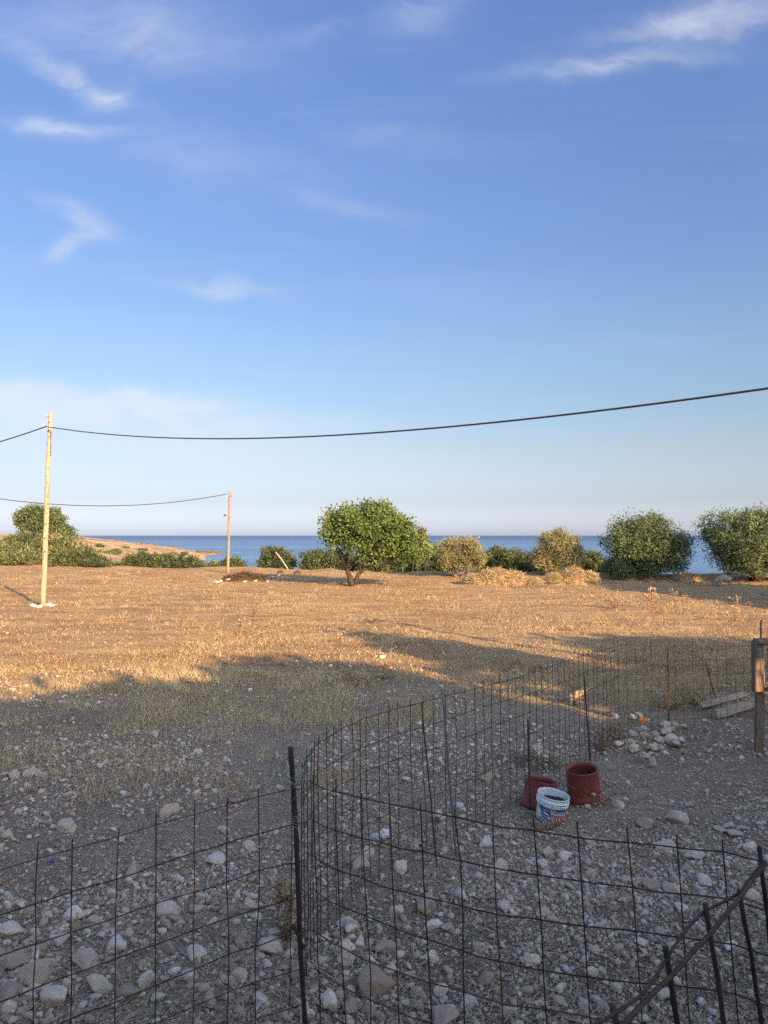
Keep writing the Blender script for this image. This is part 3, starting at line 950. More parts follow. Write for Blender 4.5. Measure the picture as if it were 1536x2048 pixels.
# straw litter lying flat among the stones
def litter(n, pxr, pyr, r, L=(.05, .16)):
    X, Y = img_sample(n, pxr, pyr, r, .9)
    th = r.uniform(0, 6.283, n)
    ln = r.uniform(*L, n)
    w = r.uniform(.0012, .003, n)
    dx, dy = np.cos(th), np.sin(th)
    Z = zf(X, Y) + r.uniform(.004, .03, n)
    a = np.stack([X, Y, Z], 1)
    b = np.stack([X + dx * ln * .5 - dy * ln * .08, Y + dy * ln * .5 + dx * ln * .08, Z + r.uniform(0, .03, n)], 1)
    c = np.stack([X + dx * ln, Y + dy * ln, Z], 1)
    off = np.stack([-dy * w, dx * w, w * 0], 1)
    Vv = np.stack([a - off, a + off, b + off, b - off, c + off, c - off], 1).reshape(-1, 3)
    k = np.arange(n)[:, None] * 6
    FFq = np.concatenate([k + np.array([[0, 1, 2, 3]]), k + np.array([[3, 2, 4, 5]])])
    t = np.tile(np.clip(r.normal(.55, .25, n), 0, 1), 2)
    return Vv, FFq, t


Vv, FF, TT = litter(5200, (-100, 1650), (1440, 2110), gb)
lit = link('straw_litter', mesh_np('straw_litter', Vv, FF, MAT['straw'], False, TT))
tag(lit, 'broken dry stalks lying among the stones of the yard', 'straw', kind='stuff')


# ------------------------------------------------------------------ foliage
def foliage(blobs, n_clump, per, clump_r, leaf, r, up=0.35, inner=0.25, zmin=None, droop=0.0, squash=1.0):
    """leaf-sized rhombs in clumps over the surface of overlapping lobes"""
    B = np.asarray(blobs, float)
    w = B[:, 3] ** 2
    bi = r.choice(len(B), n_clump, p=w / w.sum())
    d = r.normal(size=(n_clump, 3))
    d[:, 2] += up * 0.5
    d /= np.linalg.norm(d, axis=1)[:, None]
    rr = np.where(r.random(n_clump) < inner, r.uniform(.25, .8, n_clump), r.uniform(.78, 1.06, n_clump))
    rr = np.where(r.random(n_clump) < .06, r.uniform(1.05, 1.22, n_clump), rr)
    sc = np.stack([B[bi, 3], B[bi, 4], B[bi, 5]], 1)
    cen = B[bi, :3] + d * rr[:, None] * sc
    N = n_clump * per
    ci = np.repeat(np.arange(n_clump), per)
    cs = clump_r * r.uniform(.6, 1.3, n_clump)
    pos = cen[ci] + np.clip(r.normal(size=(N, 3)), -1.9, 1.9) * cs[ci][:, None] * np.array((.62, .62, .62 * squash))
    ld = r.normal(size=(N, 3)) * .8 + d[ci] * .6
    ld[:, 2] += up - droop
    ld /= np.linalg.norm(ld, axis=1)[:, None]
    sd = np.cross(ld, r.normal(size=(N, 3)))
    sd /= np.linalg.norm(sd, axis=1)[:, None] + 1e-9
    L = leaf[0] * r.uniform(.6, 1.3, N)[:, None]
    Wd = leaf[1] * r.uniform(.6, 1.3, N)[:, None]
    q = np.stack([pos, pos + ld * L * .45 + sd * Wd, pos + ld * L, pos + ld * L * .45 - sd * Wd], 1)
    tint = np.clip(r.random(n_clump)[ci] * .72 + r.random(N) * .28, 0, 1)
    if zmin is not None:
        ok = q[:, :, 2].min(1) > zmin
        q, tint = q[ok], tint[ok]
    return q.reshape(-1, 3), np.arange(len(q) * 4).reshape(-1, 4), tint


def lobes(pxb, Y, depth, r, k=.89):
    """lobes given as pixel circles at a known distance, repeated through the crown's depth"""
    out = []
    for px, py, rp in pxb:
        c = P(px, py, Y)
        rad_ = rp * Y / F * k
        out.append((c[0], c[1], c[2], rad_, rad_, rad_ * .9))
        for sgn in (-1, 1):
            dy = sgn * depth * r.uniform(.35, .8)
            out.append((c[0] * (1 + dy / Y * .0) + r.normal() * rad_ * .2, c[1] + dy, c[2] - abs(dy) * .12, rad_ * .82, rad_ * .82, rad_ * .74))
    return out


def bent(a, b, k, r, amp):
    a, b = np.array(a, float), np.array(b, float)
    t = np.linspace(0, 1, k)[:, None]
    pts = a + (b - a) * t
    w = np.sin(t * math.pi)
    return pts + w * r.normal(size=(k, 3)) * amp


def plant(name, label, cat, base, blobs, mat, bark, leafargs, stems, r, group=None, crown='crown', trunk='trunk', extra=None):
    o = thing(name, label, cat, base, group)
    Vv, FF, TT = foliage(blobs, r=r, **leafargs)
    link(crown, mesh_np(crown, Vv - np.array(base), FF, mat, False, TT), o)
    mb = MB()
    for pts, rads in stems:
        mb.tube(pts, np.asarray(rads) * .86, 7)
    mb.build(trunk, bark, o, smooth=True)
    return o


tr = np.random.default_rng(100)

# --- the carob tree in the middle of the field
b0 = GT(705, 1172)
Yt = b0[1]
pxb = [(672, 1050, 26), (655, 1070, 16), (700, 1036, 30), (742, 1034, 30), (775, 1040, 30), (720, 1062, 34), (760, 1070, 38), (800, 1060, 30), (815, 1085, 32),
       (785, 1096, 31), (828, 1100, 25), (800, 1112, 20), (742, 1098, 24), (690, 1072, 24), (662, 1036, 14), (840, 1090, 16), (765, 1020, 14), (735, 1018, 10)]
bl = lobes(pxb, Yt, 1.7, tr)
m_px = Yt / F


def at(px, py, dy=0.0):
    return P(px, py, Yt + dy)


stems = [(np.array([b0 + (0, 0, -.15), at(700, 1155), at(694, 1138, .1), at(692, 1115, .1)]), [.21, .165, .13, .10]),
         (np.array([at(694, 1138, .1), at(680, 1110, -.2), at(665, 1085, -.4), at(655, 1072, -.5)]), [.11, .07, .045, .02]),
         (np.array([at(692, 1115, .1), at(700, 1090, .3), at(715, 1060, .3), at(735, 1035, .2)]), [.10, .08, .06, .03]),
         (np.array([at(692, 1118, .1), at(672, 1090, .5), at(675, 1060, .7)]), [.08, .05, .025]),
         (np.array([at(710, 1168), at(716, 1150, .1), at(735, 1134, .3), at(762, 1112, .4), at(795, 1095, .4)]), [.15, .12, .095, .07, .035]),
         (np.array([at(735, 1134, .3), at(745, 1105, -.3), at(760, 1075, -.6)]), [.08, .06, .03]),
         (np.array([at(696, 1140, .1), at(725, 1105, .9), at(760, 1070, 1.2)]), [.09, .07, .03])]
carob = plant('carob_tree', 'lone carob tree with dense green crown and forked dark trunk in the dry field', 'tree', b0, bl, MAT['carob'], MAT['bark'],
              dict(n_clump=700, per=54, clump_r=.30, leaf=(.15, .045), up=.35), stems, tr)
rb = [(*at(845, 1074, .2), .20, .20, .36), (*at(843, 1060, .4), .12, .12, .2)]
Vv, FF, TT = foliage(rb, 22, 16, .12, (.12, .035), tr)
ro = link('crown', mesh_np('crown', Vv - b0, FF, MAT['redleaf'], False, TT), carob)
ro['label'] = 'reddish dying twigs at the edge of the crown'


def tree_px(name, label, cat, base_px, pxb, depth, mat, bark, la, nstem, group=None, trunk_r=.09, spread=.35, seed=0):
    r = np.random.default_rng(seed)
    b = GT(*base_px)
    cxp = sum(q_[0] for q_ in pxb) / len(pxb)
    bl_ = lobes([(cxp + (q_[0] - cxp) * .96, q_[1] + 2, q_[2]) for q_ in pxb], b[1], depth, r, .82)
    st_ = []
    for k in range(nstem):
        e = bl_[int(r.integers(len(bl_)))]
        s = b + np.array((r.normal() * spread * .4, r.normal() * spread * .4, -.12))
        pts = bent(s, e[:3], 6, r, .06)
        st_.append((pts, np.linspace(trunk_r, trunk_r * .25, 6) * r.uniform(.6, 1.1)))
    la = dict(la)
    la['zmin'] = b[2] + la.get('zmin', .05)
    return plant(name, label, cat, b, bl_, mat, bark, la, st_, r, group)


TAM = dict(n_clump=720, per=54, clump_r=.36, leaf=(.17, .030), up=.25, droop=.05)
G_T = 'tamarisk trees along the shore edge'
tree_px('tamarisk_tree', 'round bushy tamarisk tree standing alone against the sea, between the dark hedge and the sheep', 'tree', (1292, 1157),
        [(1262, 1052, 30), (1300, 1046, 26), (1328, 1075, 36), (1250, 1085, 32), (1290, 1088, 42), (1345, 1100, 30), (1252, 1120, 34), (1290, 1126, 34), (1322, 1120, 30),
         (1360, 1090, 18), (1232, 1062, 16), (1352, 1125, 16), (1370, 1075, 10), (1228, 1135, 20), (1280, 1140, 26), (1222, 1085, 12)], 1.6, MAT['tamarisk'], MAT['bark'], TAM, 7, G_T, .12, .5, 1)
tree_px('tamarisk_tree', 'largest tamarisk tree, with bare forked trunk showing beside the grazing sheep', 'tree', (1518, 1162),
        [(1450, 1040, 28), (1490, 1045, 34), (1530, 1035, 28), (1440, 1075, 26), (1480, 1085, 40), (1530, 1075, 40), (1455, 1105, 26), (1500, 1115, 34), (1545, 1110, 36),
         (1428, 1060, 14), (1470, 1130, 20), (1515, 1138, 22), (1575, 1080, 40), (1580, 1050, 26), (1600, 1100, 30), (1440, 1128, 10), (1560, 1128, 24)], 1.8, MAT['tamarisk'], MAT['bark'],
        dict(TAM, n_clump=780, zmin=.28), 7, G_T, .13, .5, 2)
tree_px('tamarisk_tree', 'small brownish tamarisk tree with a bare reddish trunk foot', 'tree', (917, 1154),
        [(890, 1095, 14), (905, 1088, 15), (930, 1086, 15), (952, 1092, 13), (893, 1112, 16), (920, 1112, 22), (950, 1112, 19), (915, 1130, 16), (940, 1130, 15), (898, 1128, 10), (960, 1120, 11)],
        1.0, MAT['tamarisk_dry'], MAT['palebark'], dict(TAM, n_clump=420, per=46, clump_r=.25, leaf=(.17, .018), zmin=.3), 4, G_T, .12, .12, 3)
tree_px('tamarisk_tree', 'yellowish green tamarisk tree rising out of the dark hedge behind the straw heaps', 'tree', (1115, 1150),
        [(1098, 1078, 18), (1120, 1070, 16), (1140, 1082, 16), (1090, 1100, 22), (1118, 1098, 24), (1145, 1104, 19), (1085, 1120, 18), (1112, 1124, 22), (1142, 1124, 18), (1155, 1095, 10), (1072, 1112, 10)],
        1.1, MAT['tamarisk_dry'], MAT['palebark'], dict(TAM, n_clump=460, per=46, clump_r=.27, leaf=(.19, .02)), 5, G_T, .1, .3, 4)

LEN = dict(n_clump=520, per=26, clump_r=.2, leaf=(.14, .045), up=.35)


def bush(name, label, x_px, base_py, pxb, depth, matk, la, seed, group=None, back=0.0, cat='bush'):
    r = np.random.default_rng(seed)
    Yb = float(np.interp(x_px, C_E, V_E)) + back if base_py is None else GT(x_px, base_py)[1] + back
    Xb = (x_px - 768) / F * Yb
    b = np.array((Xb, Yb, z1(Xb, Yb)))
    bl_ = lobes(pxb, Yb, depth, r, 1.0)
    st_ = []
    for k in range(4):
        e = bl_[int(r.integers(len(bl_)))]
        st_.append((bent(b + np.array((r.normal() * .2, r.normal() * .2, -.1)), e[:3], 5, r, .05), np.linspace(.05, .015, 5)))
    la = dict(la)
    la['zmin'] = b[2] - .05
    low = [(e_[0], e_[1], (e_[2] + b[2]) / 2 - .1, e_[3] * .9, e_[4] * .9, e_[5] * .9) for e_ in bl_ if e_[2] - e_[5] < b[2] + .9]
    bl_ = bl_ + low
    o = thing(name, label, cat, b, group)
    Vv, FF, TT = foliage(bl_, r=r, **la)
    link('foliage', mesh_np('foliage', Vv - b, FF, MAT[matk], False, TT), o)
    mb = MB()
    for pts, rads in st_:
        mb.tube(pts, rads, 6)
    mb.build('stem', MAT['bark'], o, smooth=True)
    return o


G_B = 'evergreen bushes along the shore edge'
bush('evergreen_bush', 'domed evergreen bush with a pale stick leaning in front of it', 556, None,
     [(540, 1110, 15), (560, 1108, 15), (578, 1118, 14), (545, 1124, 14), (565, 1124, 16), (528, 1122, 9), (528, 1104, 7), (532, 1130, 8)], .9, 'lentisk', LEN, 11, G_B, 1.5)
bush('evergreen_bush', 'low wide evergreen bush behind the trunk of the carob tree', 650, None,
     [(615, 1122, 17), (640, 1116, 19), (665, 1114, 18), (690, 1118, 18), (625, 1132, 16), (655, 1130, 18), (685, 1132, 16), (712, 1126, 15), (608, 1134, 9)], 1.0, 'lentisk', dict(LEN, n_clump=760), 12, G_B, 2.0)
bush('evergreen_bush', 'dark evergreen bush in the shade under the right side of the carob crown', 800, None,
     [(770, 1124, 18), (800, 1120, 20), (830, 1116, 20), (855, 1112, 18), (850, 1132, 18), (815, 1136, 14), (868, 1126, 18), (785, 1136, 12), (872, 1104, 12)], 1.0, 'lentisk', dict(LEN, n_clump=760), 13, G_B, 3.5)
bush('evergreen_bush', 'dark evergreen bush filling the gap between the two brownish tamarisk trees', 1010, None,
     [(985, 1112, 17), (1010, 1112, 17), (1035, 1116, 16), (965, 1122, 16), (990, 1132, 18), (1020, 1132, 18), (1048, 1128, 16), (960, 1136, 12), (1058, 1118, 12), (1000, 1103, 9)], 1.2, 'lentisk', dict(LEN, n_clump=900), 14, G_B, 4.0)
bush('evergreen_bush', 'dark evergreen bush reaching from the yellowish tamarisk to the round one', 1180, None,
     [(1165, 1118, 16), (1185, 1126, 16), (1205, 1134, 14), (1150, 1130, 14), (1175, 1138, 14), (1222, 1138, 11), (1190, 1112, 9), (1060, 1134, 12), (1075, 1130, 12)], 1.2, 'lentisk', dict(LEN, n_clump=700), 15, G_B, 4.0)
bush('evergreen_bush', 'small round bush at the foot of the far utility pole', 466, None,
     [(455, 1125, 10), (470, 1124, 10), (480, 1130, 9), (448, 1131, 8), (464, 1132, 9)], .6, 'lentisk', dict(LEN, n_clump=240), 16, G_B, 1.5)
bush('evergreen_bush', 'tiny bush beside the small round one at the far pole', 426, None,
     [(420, 1131, 6), (431, 1130, 6), (426, 1133, 6)], .4, 'scrub', dict(LEN, n_clump=90), 17, G_B, 1.5)
bush('evergreen_bush', 'long low dark hedge bush below the sandy headland', 330, None,
     [(262, 1120, 13), (285, 1116, 13), (310, 1119, 13), (335, 1120, 13), (360, 1122, 13), (385, 1125, 12), (402, 1130, 8), (275, 1129, 11), (320, 1129, 11), (370, 1131, 9), (252, 1128, 8)], 1.1, 'lentisk', dict(LEN, n_clump=820), 18, G_B, 2.0)
bush('evergreen_bush', 'dark green bush with drooping right end beside the near utility pole', 160, None,
     [(125, 1118, 15), (145, 1115, 16), (168, 1113, 16), (190, 1119, 14), (210, 1125, 11), (228, 1131, 7), (115, 1130, 12), (150, 1128, 12), (185, 1130, 10)], 1.3, 'lentisk', dict(LEN, n_clump=760), 19, G_B, 2.5)

bush('evergreen_bush', 'dark bush between the carob crown and the small brownish tamarisk', 868, None,
     [(850, 1112, 15), (868, 1108, 14), (884, 1116, 14), (860, 1128, 15), (880, 1132, 14), (845, 1130, 13)], .9, 'lentisk', dict(LEN, n_clump=420), 20, G_B, 2.5)
bush('evergreen_bush', 'low dark bush under the leaning limb of the carob tree', 742, None,
     [(722, 1128, 13), (742, 1126, 14), (762, 1128, 13), (732, 1138, 10), (756, 1138, 10)], .9, 'lentisk', dict(LEN, n_clump=320), 21, G_B, 2.2)
G_H = 'scrub on the hillside'
SCR = dict(n_clump=560, per=24, clump_r=.34, leaf=(.26, .05), up=.45)
bush('hillside_scrub', 'light green scrub at the field edge below the hillside tree', 40, None,
     [(0, 1110, 24), (30, 1112, 22), (55, 1118, 20), (10, 1128, 16), (40, 1130, 14), (-30, 1112, 26), (-60, 1118, 26), (70, 1130, 12), (-20, 1130, 14)], 2.4, 'scrub', dict(SCR, n_clump=900), 31, G_H, 4.0)
bush('hillside_scrub', 'dark scrub hummock in front of the hillside tree', 45, 1112,
     [(25, 1088, 16), (50, 1084, 17), (10, 1096, 14), (70, 1090, 14), (40, 1100, 16), (66, 1102, 14)], 2.6, 'lentisk', dict(SCR, n_clump=520), 32, G_H, 0.0)
bush('hillside_scrub', 'bright green scrub slope to the seaward side of the hillside tree', 125, 1116,
     [(100, 1088, 16), (120, 1086, 16), (140, 1094, 15), (95, 1106, 18), (120, 1106, 17), (150, 1106, 13), (90, 1120, 15), (165, 1096, 9)], 2.6, 'scrub', dict(SCR, n_clump=760), 33, G_H, 0.0)
bush('hillside_scrub', 'ragged scrub strip on the crest above the sandy headland', 175, 1090,
     [(150, 1080, 9), (165, 1083, 8), (180, 1088, 7), (195, 1090, 6), (210, 1091, 5), (222, 1093, 4)], 1.4, 'scrub', dict(SCR, n_clump=260, clump_r=.25), 34, G_H, 45.0)
bush('hillside_scrub', 'olive scrub filling the hollow left of the near utility pole', -70, 1116,
     [(-60, 1094, 18), (-30, 1092, 16), (-90, 1096, 18), (-40, 1104, 16), (-5, 1098, 14)], 2.4, 'scrub', dict(SCR, n_clump=460), 35, G_H, 0.0)

for k, (px, py, yd, w) in enumerate([(200, 1086, 150, 9), (232, 1092, 140, 8), (252, 1089, 165, 5), (285, 1094, 165, 6), (312, 1100, 140, 8), (345, 1101, 165, 6), (176, 1100, 105, 11), (205, 1104, 105, 9), (222, 1098, 120, 7), (370, 1103, 180, 5)]):
    r_ = np.random.default_rng(600 + k)
    xk = (px - 768) / F * yd
    b = np.array((xk, yd, z1(xk, yd)))
    rw = w * yd / F
    bl_ = [(xk + r_.normal() * rw * .7, yd + r_.normal() * rw * .5, b[2] + rw * .12, rw * r_.uniform(.5, .9), rw * .6, rw * .34) for _ in range(4)]
    o = thing('headland_scrub', 'low scrub cushion on the sandy headland slope', 'scrub', b, 'scrub cushions on the headland')
    Vv, FF, TT = foliage(bl_, 70, 20, .22, (.22, .06), r_, up=.5, zmin=b[2] - .15)
    link('foliage', mesh_np('foliage', Vv - b, FF, MAT['scrub' if k % 3 else 'lentisk'], False, TT), o)

# hillside tree: stands on the slope about 95 m off
r_ = np.random.default_rng(40)
Yh = 92.0
Xh = (78 - 768) / F * Yh
bh = np.array((Xh, Yh, z1(Xh, Yh)))
hb = lobes([(50, 1032, 14), (66, 1024, 13), (85, 1026, 14), (105, 1030, 14), (118, 1042, 12), (45, 1048, 12), (70, 1048, 18), (95, 1050, 18), (60, 1062, 12), (118, 1058, 13), (134, 1062, 9), (143, 1070, 7),
            (90, 1066, 13), (40, 1036, 7), (48, 1068, 8)], Yh, 1.7, r_)
plant('hillside_tree', 'broad olive green tree crowning the scrubby hillside', 'tree', bh, hb, MAT['tamarisk'], MAT['bark'],
      dict(n_clump=900, per=22, clump_r=.36, leaf=(.30, .06), up=.3),
      [(np.array([bh + (0, 0, -.3), P(80, 1078, Yh), P(78, 1060, Yh), P(72, 1040, Yh)]), [.28, .2, .15, .06]),
       (np.array([P(80, 1078, Yh), P(95, 1060, Yh), P(108, 1045, Yh)]), [.16, .1, .05])], r_)

# ------------------------------------------------------------------ utility poles and cables
POLE_TOPS = {}


def pole(label, base_px, top_py, top_px, r0, r1, mat, seed, base=None, height=None, lean=(0, 0)):
    r = np.random.default_rng(seed)
    if base is None:
        b = GT(*base_px)
        top = P(top_px, top_py, b[1])
    else:
        b = np.array(base, float)
        top = b + np.array((lean[0], lean[1], height))
    o = thing('utility_pole', label, 'utility pole', b, 'wooden utility poles')
    ax = top - b
    k = 12
    t = np.linspace(-0.02, 1, k)[:, None]
    pts = b + ax * t + r.normal(size=(k, 3)) * np.array((.006, .006, 0))
    MB().tube(pts, np.linspace(r0, r1, k), 14).build('shaft', mat, o, smooth=True)
    kn = []
    z = .25
    while z < .97:
        az = -math.pi / 2 + r.normal() * .75 + 0.15
        rr_ = r0 + (r1 - r0) * z
        kn.append((z, az, rr_))
        z += r.uniform(.018, .045)
    for z, az, rr_ in kn:
        c = b + ax * z + np.array((math.cos(az), math.sin(az), 0)) * rr_ * .94
        MB().add(ICO[1][0] * np.array((.026, .026, .034)) * r.uniform(.7, 1.5) + c, ICO[1][1].tolist()).build('knot', MAT['knot'], o, smooth=True)
    for k_ in range(7):         # drying cracks
        t0_ = r.uniform(.03, .8)
        t1_ = t0_ + r.uniform(.06, .16)
        az = -math.pi / 2 + r.normal() * .6
        tt_ = np.linspace(t0_, min(t1_, .98), 6)
        pts = np.array([b + ax * q_ + np.array((math.cos(az + .1 * i_), math.sin(az + .1 * i_), 0)) * (r0 + (r1 - r0) * q_) * .985 for i_, q_ in enumerate(tt_)])
        MB().tube(pts, [.002, .005, .006, .006, .004, .002], 4).build('crack', MAT['knot'], o)
    return o, b, top


p1, p1b, p1t = pole('pale knotty utility pole with white stones piled round its foot', (86, 1213), 826, 101, .098, .080, MAT['polewood'], 1)
p2, p2b, p2t = pole('reddish weathered utility pole with a small lamp bracket at the shore edge', (456, 1146), 981, 459.5, .10, .075, MAT['polewood2'], 2)
p3, p3b, p3t = pole('utility pole on the scrubby slope where two cables meet', None, None, None, .11, .085, MAT['polewood'], 3, (-30, 42, z1(-30, 42)), 7.2)
p4, p4b, p4t = pole('utility pole beside the fenced yard carrying the end of the nearest cable', None, None, None, .11, .085, MAT['polewood2'], 4, (9.0, 9.5, z1(9, 9.5)), 5.6)


def fitting(o, pt, side, mat='insul'):
    m_ = MB()
    m_.tube(np.array([pt, pt + np.array((side * .16, -.03, 0))]), .012, 6)
    m_.tube(np.array([pt + np.array((side * .16, -.03, .05)), pt + np.array((side * .16, -.03, -.09))]), [.022, .03], 8)
    m_.build('cable_bracket', MAT[mat], o)


ax1 = (p1t - p1b)
a1 = P(92, 853, p1b[1] - .12)
fitting(p1, np.array((p1b + ax1 * .928)) + np.array((-.07, -.03, .08)), -1)
mb = MB()
mb.tube(np.array([p1t + np.array((-.06, -.07, -.15)), p1t + np.array((-.15, -.08, -.10))]), [.05, .03], 7)
mb.build('top_fitting', MAT['insul'], p1)
cc0 = p1b + ax1 * .90
band = [cc0 + .088 * np.array((math.cos(t), math.sin(t), 0.55 * math.cos(t) * -.6)) for t in np.linspace(0, 2 * math.pi, 17)]
MB().tube(np.array(band), .012, 6).build('strap', MAT['cable'], p1)
m_ = MB()
m_.tube(np.array([cc0 + np.array((.06, -.07, .12)), cc0 + np.array((.075, -.075, -.9))]), .011, 6)
m_.build('earth_cable', MAT['cable'], p1)
# far pole: bracket, street lamp arm, cable clamp
ax2 = p2t - p2b
fitting(p2, p2b + ax2 * .93 + np.array((-.07, -.03, 0)), -1)
lp = P(450, 1030, p2b[1] - .1)
m_ = MB()
m_.tube(np.array([P(457, 1026, p2b[1]), P(452, 1026, p2b[1] - .1), lp + np.array((0, 0, .06))]), .014, 6)
m_.build('lamp_arm', MAT['insul'], p2)
MB().lathe([(.02, .10), (.05, .08), (.13, 0.0), (.12, -.01), (.03, .03)], 14).build('lamp_shade', MAT['post'], None)
ls = bpy.data.objects['lamp_shade']
ls.parent = p2
ls.location = tuple(lp - p2b + np.array((0, 0, -.05)))
m_ = MB()
m_.tube(np.array([p2t + np.array((.05, -.06, -.35)), p2t + np.array((.11, -.08, -.42))]), [.04, .025], 7)
m_.build('cable_clamp', MAT['cable'], p2)
fitting(p3, p3t + np.array((.08, -.03, -.5)), 1)
fitting(p4, p4t + np.array((-.08, -.03, -.45)), -1)


def cable(name, label, a, b, c, r, n=60, group='overhead power cables'):
    """z(t) = za + (zb - za - c) t + c t^2: a hanging line"""
    a, b = np.array(a), np.array(b)
    t = np.linspace(0, 1, n)
    pts = a + (b - a) * t[:, None]
    pts[:, 2] = a[2] + (b[2] - a[2] - c) * t + c * t * t
    o = MB().tube(pts, r, 6).build(name, MAT['cable'], None, origin=pts[0])
    tag(o, label, 'cable', group)


c1 = np.array(P(92, 853, p1b[1] - .10))
e4 = p4t + np.array((-.24, -.06, 0))
cable('power_cable', 'thick dark cable sagging across the sky from the pale pole over the fenced yard', c1, (e4[0], e4[1], 5.02), 3.23, .020)
e3 = p3t + np.array((.24, -.06, -.6))
cable('power_cable', 'dark cable dropping from the pale pole towards the scrubby slope', c1, (e3[0], e3[1], 6.45), 2.3, .022)
c2 = np.array(P(453, 988, p2b[1] - .10))
cable('power_cable', 'thin dark cable sagging between the weathered shore pole and the scrubby slope', c2, (e3[0], e3[1], 6.62), 6.1, .028)

# ------------------------------------------------------------------ fences
fr = np.random.default_rng(55)


class Path:
    def __init__(self, pts):
        p = np.array(pts, float)
        # smooth (Catmull-like) resampling
        t = np.concatenate([[0], np.cumsum(np.hypot(np.diff(p[:, 0]), np.diff(p[:, 1])))])
        self.t, self.p, self.L = t, p, t[-1]

    def __call__(self, s):
        return np.array([np.interp(s, self.t, self.p[:, k]) for k in range(3)])


def mesh_fence(name, label, path, spacing, row_gap, rows, wire_r, shear=0.0, over=.045, start=0.0, jit=.006, group='welded mesh fence panels', stations=None, bend=0.02, skip=None):
    pa = Path(path)
    b = pa(0)
    b[2] = z1(b[0], b[1])
    o = thing(name, label, 'fence', b, group)
    ss = np.arange(start, pa.L + 1e-6, spacing) if stations is None else np.asarray(stations)
    for s in ss:
        s_ = s + fr.normal() * spacing * .05
        tp = pa(min(max(s_, 0), pa.L))
        s2 = s_ + shear
        q = pa(min(max(s2, 0), pa.L))
        dvec = pa(min(pa.L, s_ + .05)) - pa(max(0, s_ - .05))
        dvec[2] = 0
        dvec /= np.linalg.norm(dvec) + 1e-9
        bot = tp + dvec * shear
        bot[2] = z1(bot[0], bot[1]) - .04
        top = tp.copy()
        top[2] += over * fr.uniform(.6, 1.4)
        k = 7
        t = np.linspace(0, 1, k)[:, None]
        pts = top + (bot - top) * t + np.sin(t * math.pi * fr.uniform(.8, 2.2)) * fr.normal(size=(1, 3)) * jit * np.array((1, 1, 0)) + fr.normal(size=(k, 3)) * .0022 * np.array((1, 1, 0))
        MB().tube(pts, wire_r, 5).build('vertical_wire', MAT['rebar'], o)
    for i in range(rows):
        n = max(8, int(pa.L / .12))
        s = np.linspace(0, pa.L, n)
        pts = np.array([pa(x) for x in s])
        frac = (i * row_gap) / max(pts[:, 2].mean(), .5)
        pts[:, 2] -= i * row_gap
        dv = np.gradient(pts, axis=0)
        dv[:, 2] = 0
        dv /= np.linalg.norm(dv, axis=1)[:, None] + 1e-9
        pts += dv * shear * frac
        ph = fr.uniform(0, 6.28)
        pts[:, 2] += np.sin(s * 2.2 + ph) * .007 + fr.normal(size=n) * .0032
        pts += np.stack([np.sin(s * 1.7 + ph), np.cos(s * 1.9 + ph), s * 0], 1) * jit
        off = np.stack([-dv[:, 1], dv[:, 0], dv[:, 2]], 1) * wire_r * 1.8
        MB().tube(pts + off, wire_r, 5).build('horizontal_wire', MAT['rebar'], o)
    return o


def pz(px, py, y):
    return P(px, py, y)


# near panel leaving the tall post on its open side
mesh_fence('mesh_fence', 'rusty welded mesh panel leaving the post with the wire coil, outside the pen',
           [pz(612, 1577, 4.34), pz(565, 1583, 4.25), pz(502, 1598, 4.20), pz(444, 1614, 4.10), pz(312, 1650, 3.9), pz(162, 1692, 3.66), pz(72, 1716, 3.54), pz(0, 1737, 3.44), pz(-160, 1782, 3.25), pz(-420, 1850, 2.95)],
           .186, .19, 7, .0031, 0.0, .05, .09)
# near panel of the pen, facing the terrace
mesh_fence('mesh_fence', 'rusty welded mesh panel closing the pen on the side of the white bucket',
           [pz(616, 1562, 4.30), pz(650, 1580, 4.18), pz(737, 1604, 3.95), pz(869, 1630, 3.68), pz(1005, 1656, 3.5), pz(1174, 1678, 3.42), pz(1366, 1693, 3.34), pz(1469, 1702, 3.28), pz(1520, 1720, 3.22)],
           .188, .192, 7, .0034, .085, .05, .06)
# long run away from the post to the far corner of the pen
far_run = [pz(603, 1545, 4.40), pz(617, 1512, 4.75), pz(640, 1484, 5.12), pz(681, 1459, 5.50), pz(735, 1436, 5.9), pz(796, 1418, 6.25), pz(884, 1397, 6.65), pz(951, 1377, 7.0), pz(1040, 1352, 7.6), pz(1140, 1322, 8.6), pz(1243, 1288, 9.95)]
mesh_fence('mesh_fence', 'long bowed mesh run from the coil post to the far pen corner', far_run, .142, .195, 7, .0030, .03, .05, .0, .008)
mesh_fence('mesh_fence', 'thin welded mesh run across the back of the pen behind the planks', [far_run[-1], pz(1336, 1293, 10.5), pz(1440, 1292, 10.9), pz(1540, 1288, 11.3), pz(1720, 1282, 11.9)],
           .16, .195, 6, .0026, .02, .05, .1, .008)
mesh_fence('mesh_fence', 'short welded mesh piece standing upright beyond the wooden frame', [pz(1521, 1262, 13.0), pz(1600, 1258, 13.2), pz(1700, 1254, 13.4)], .10, .195, 6, .0032, .0, .1, .02, .006)

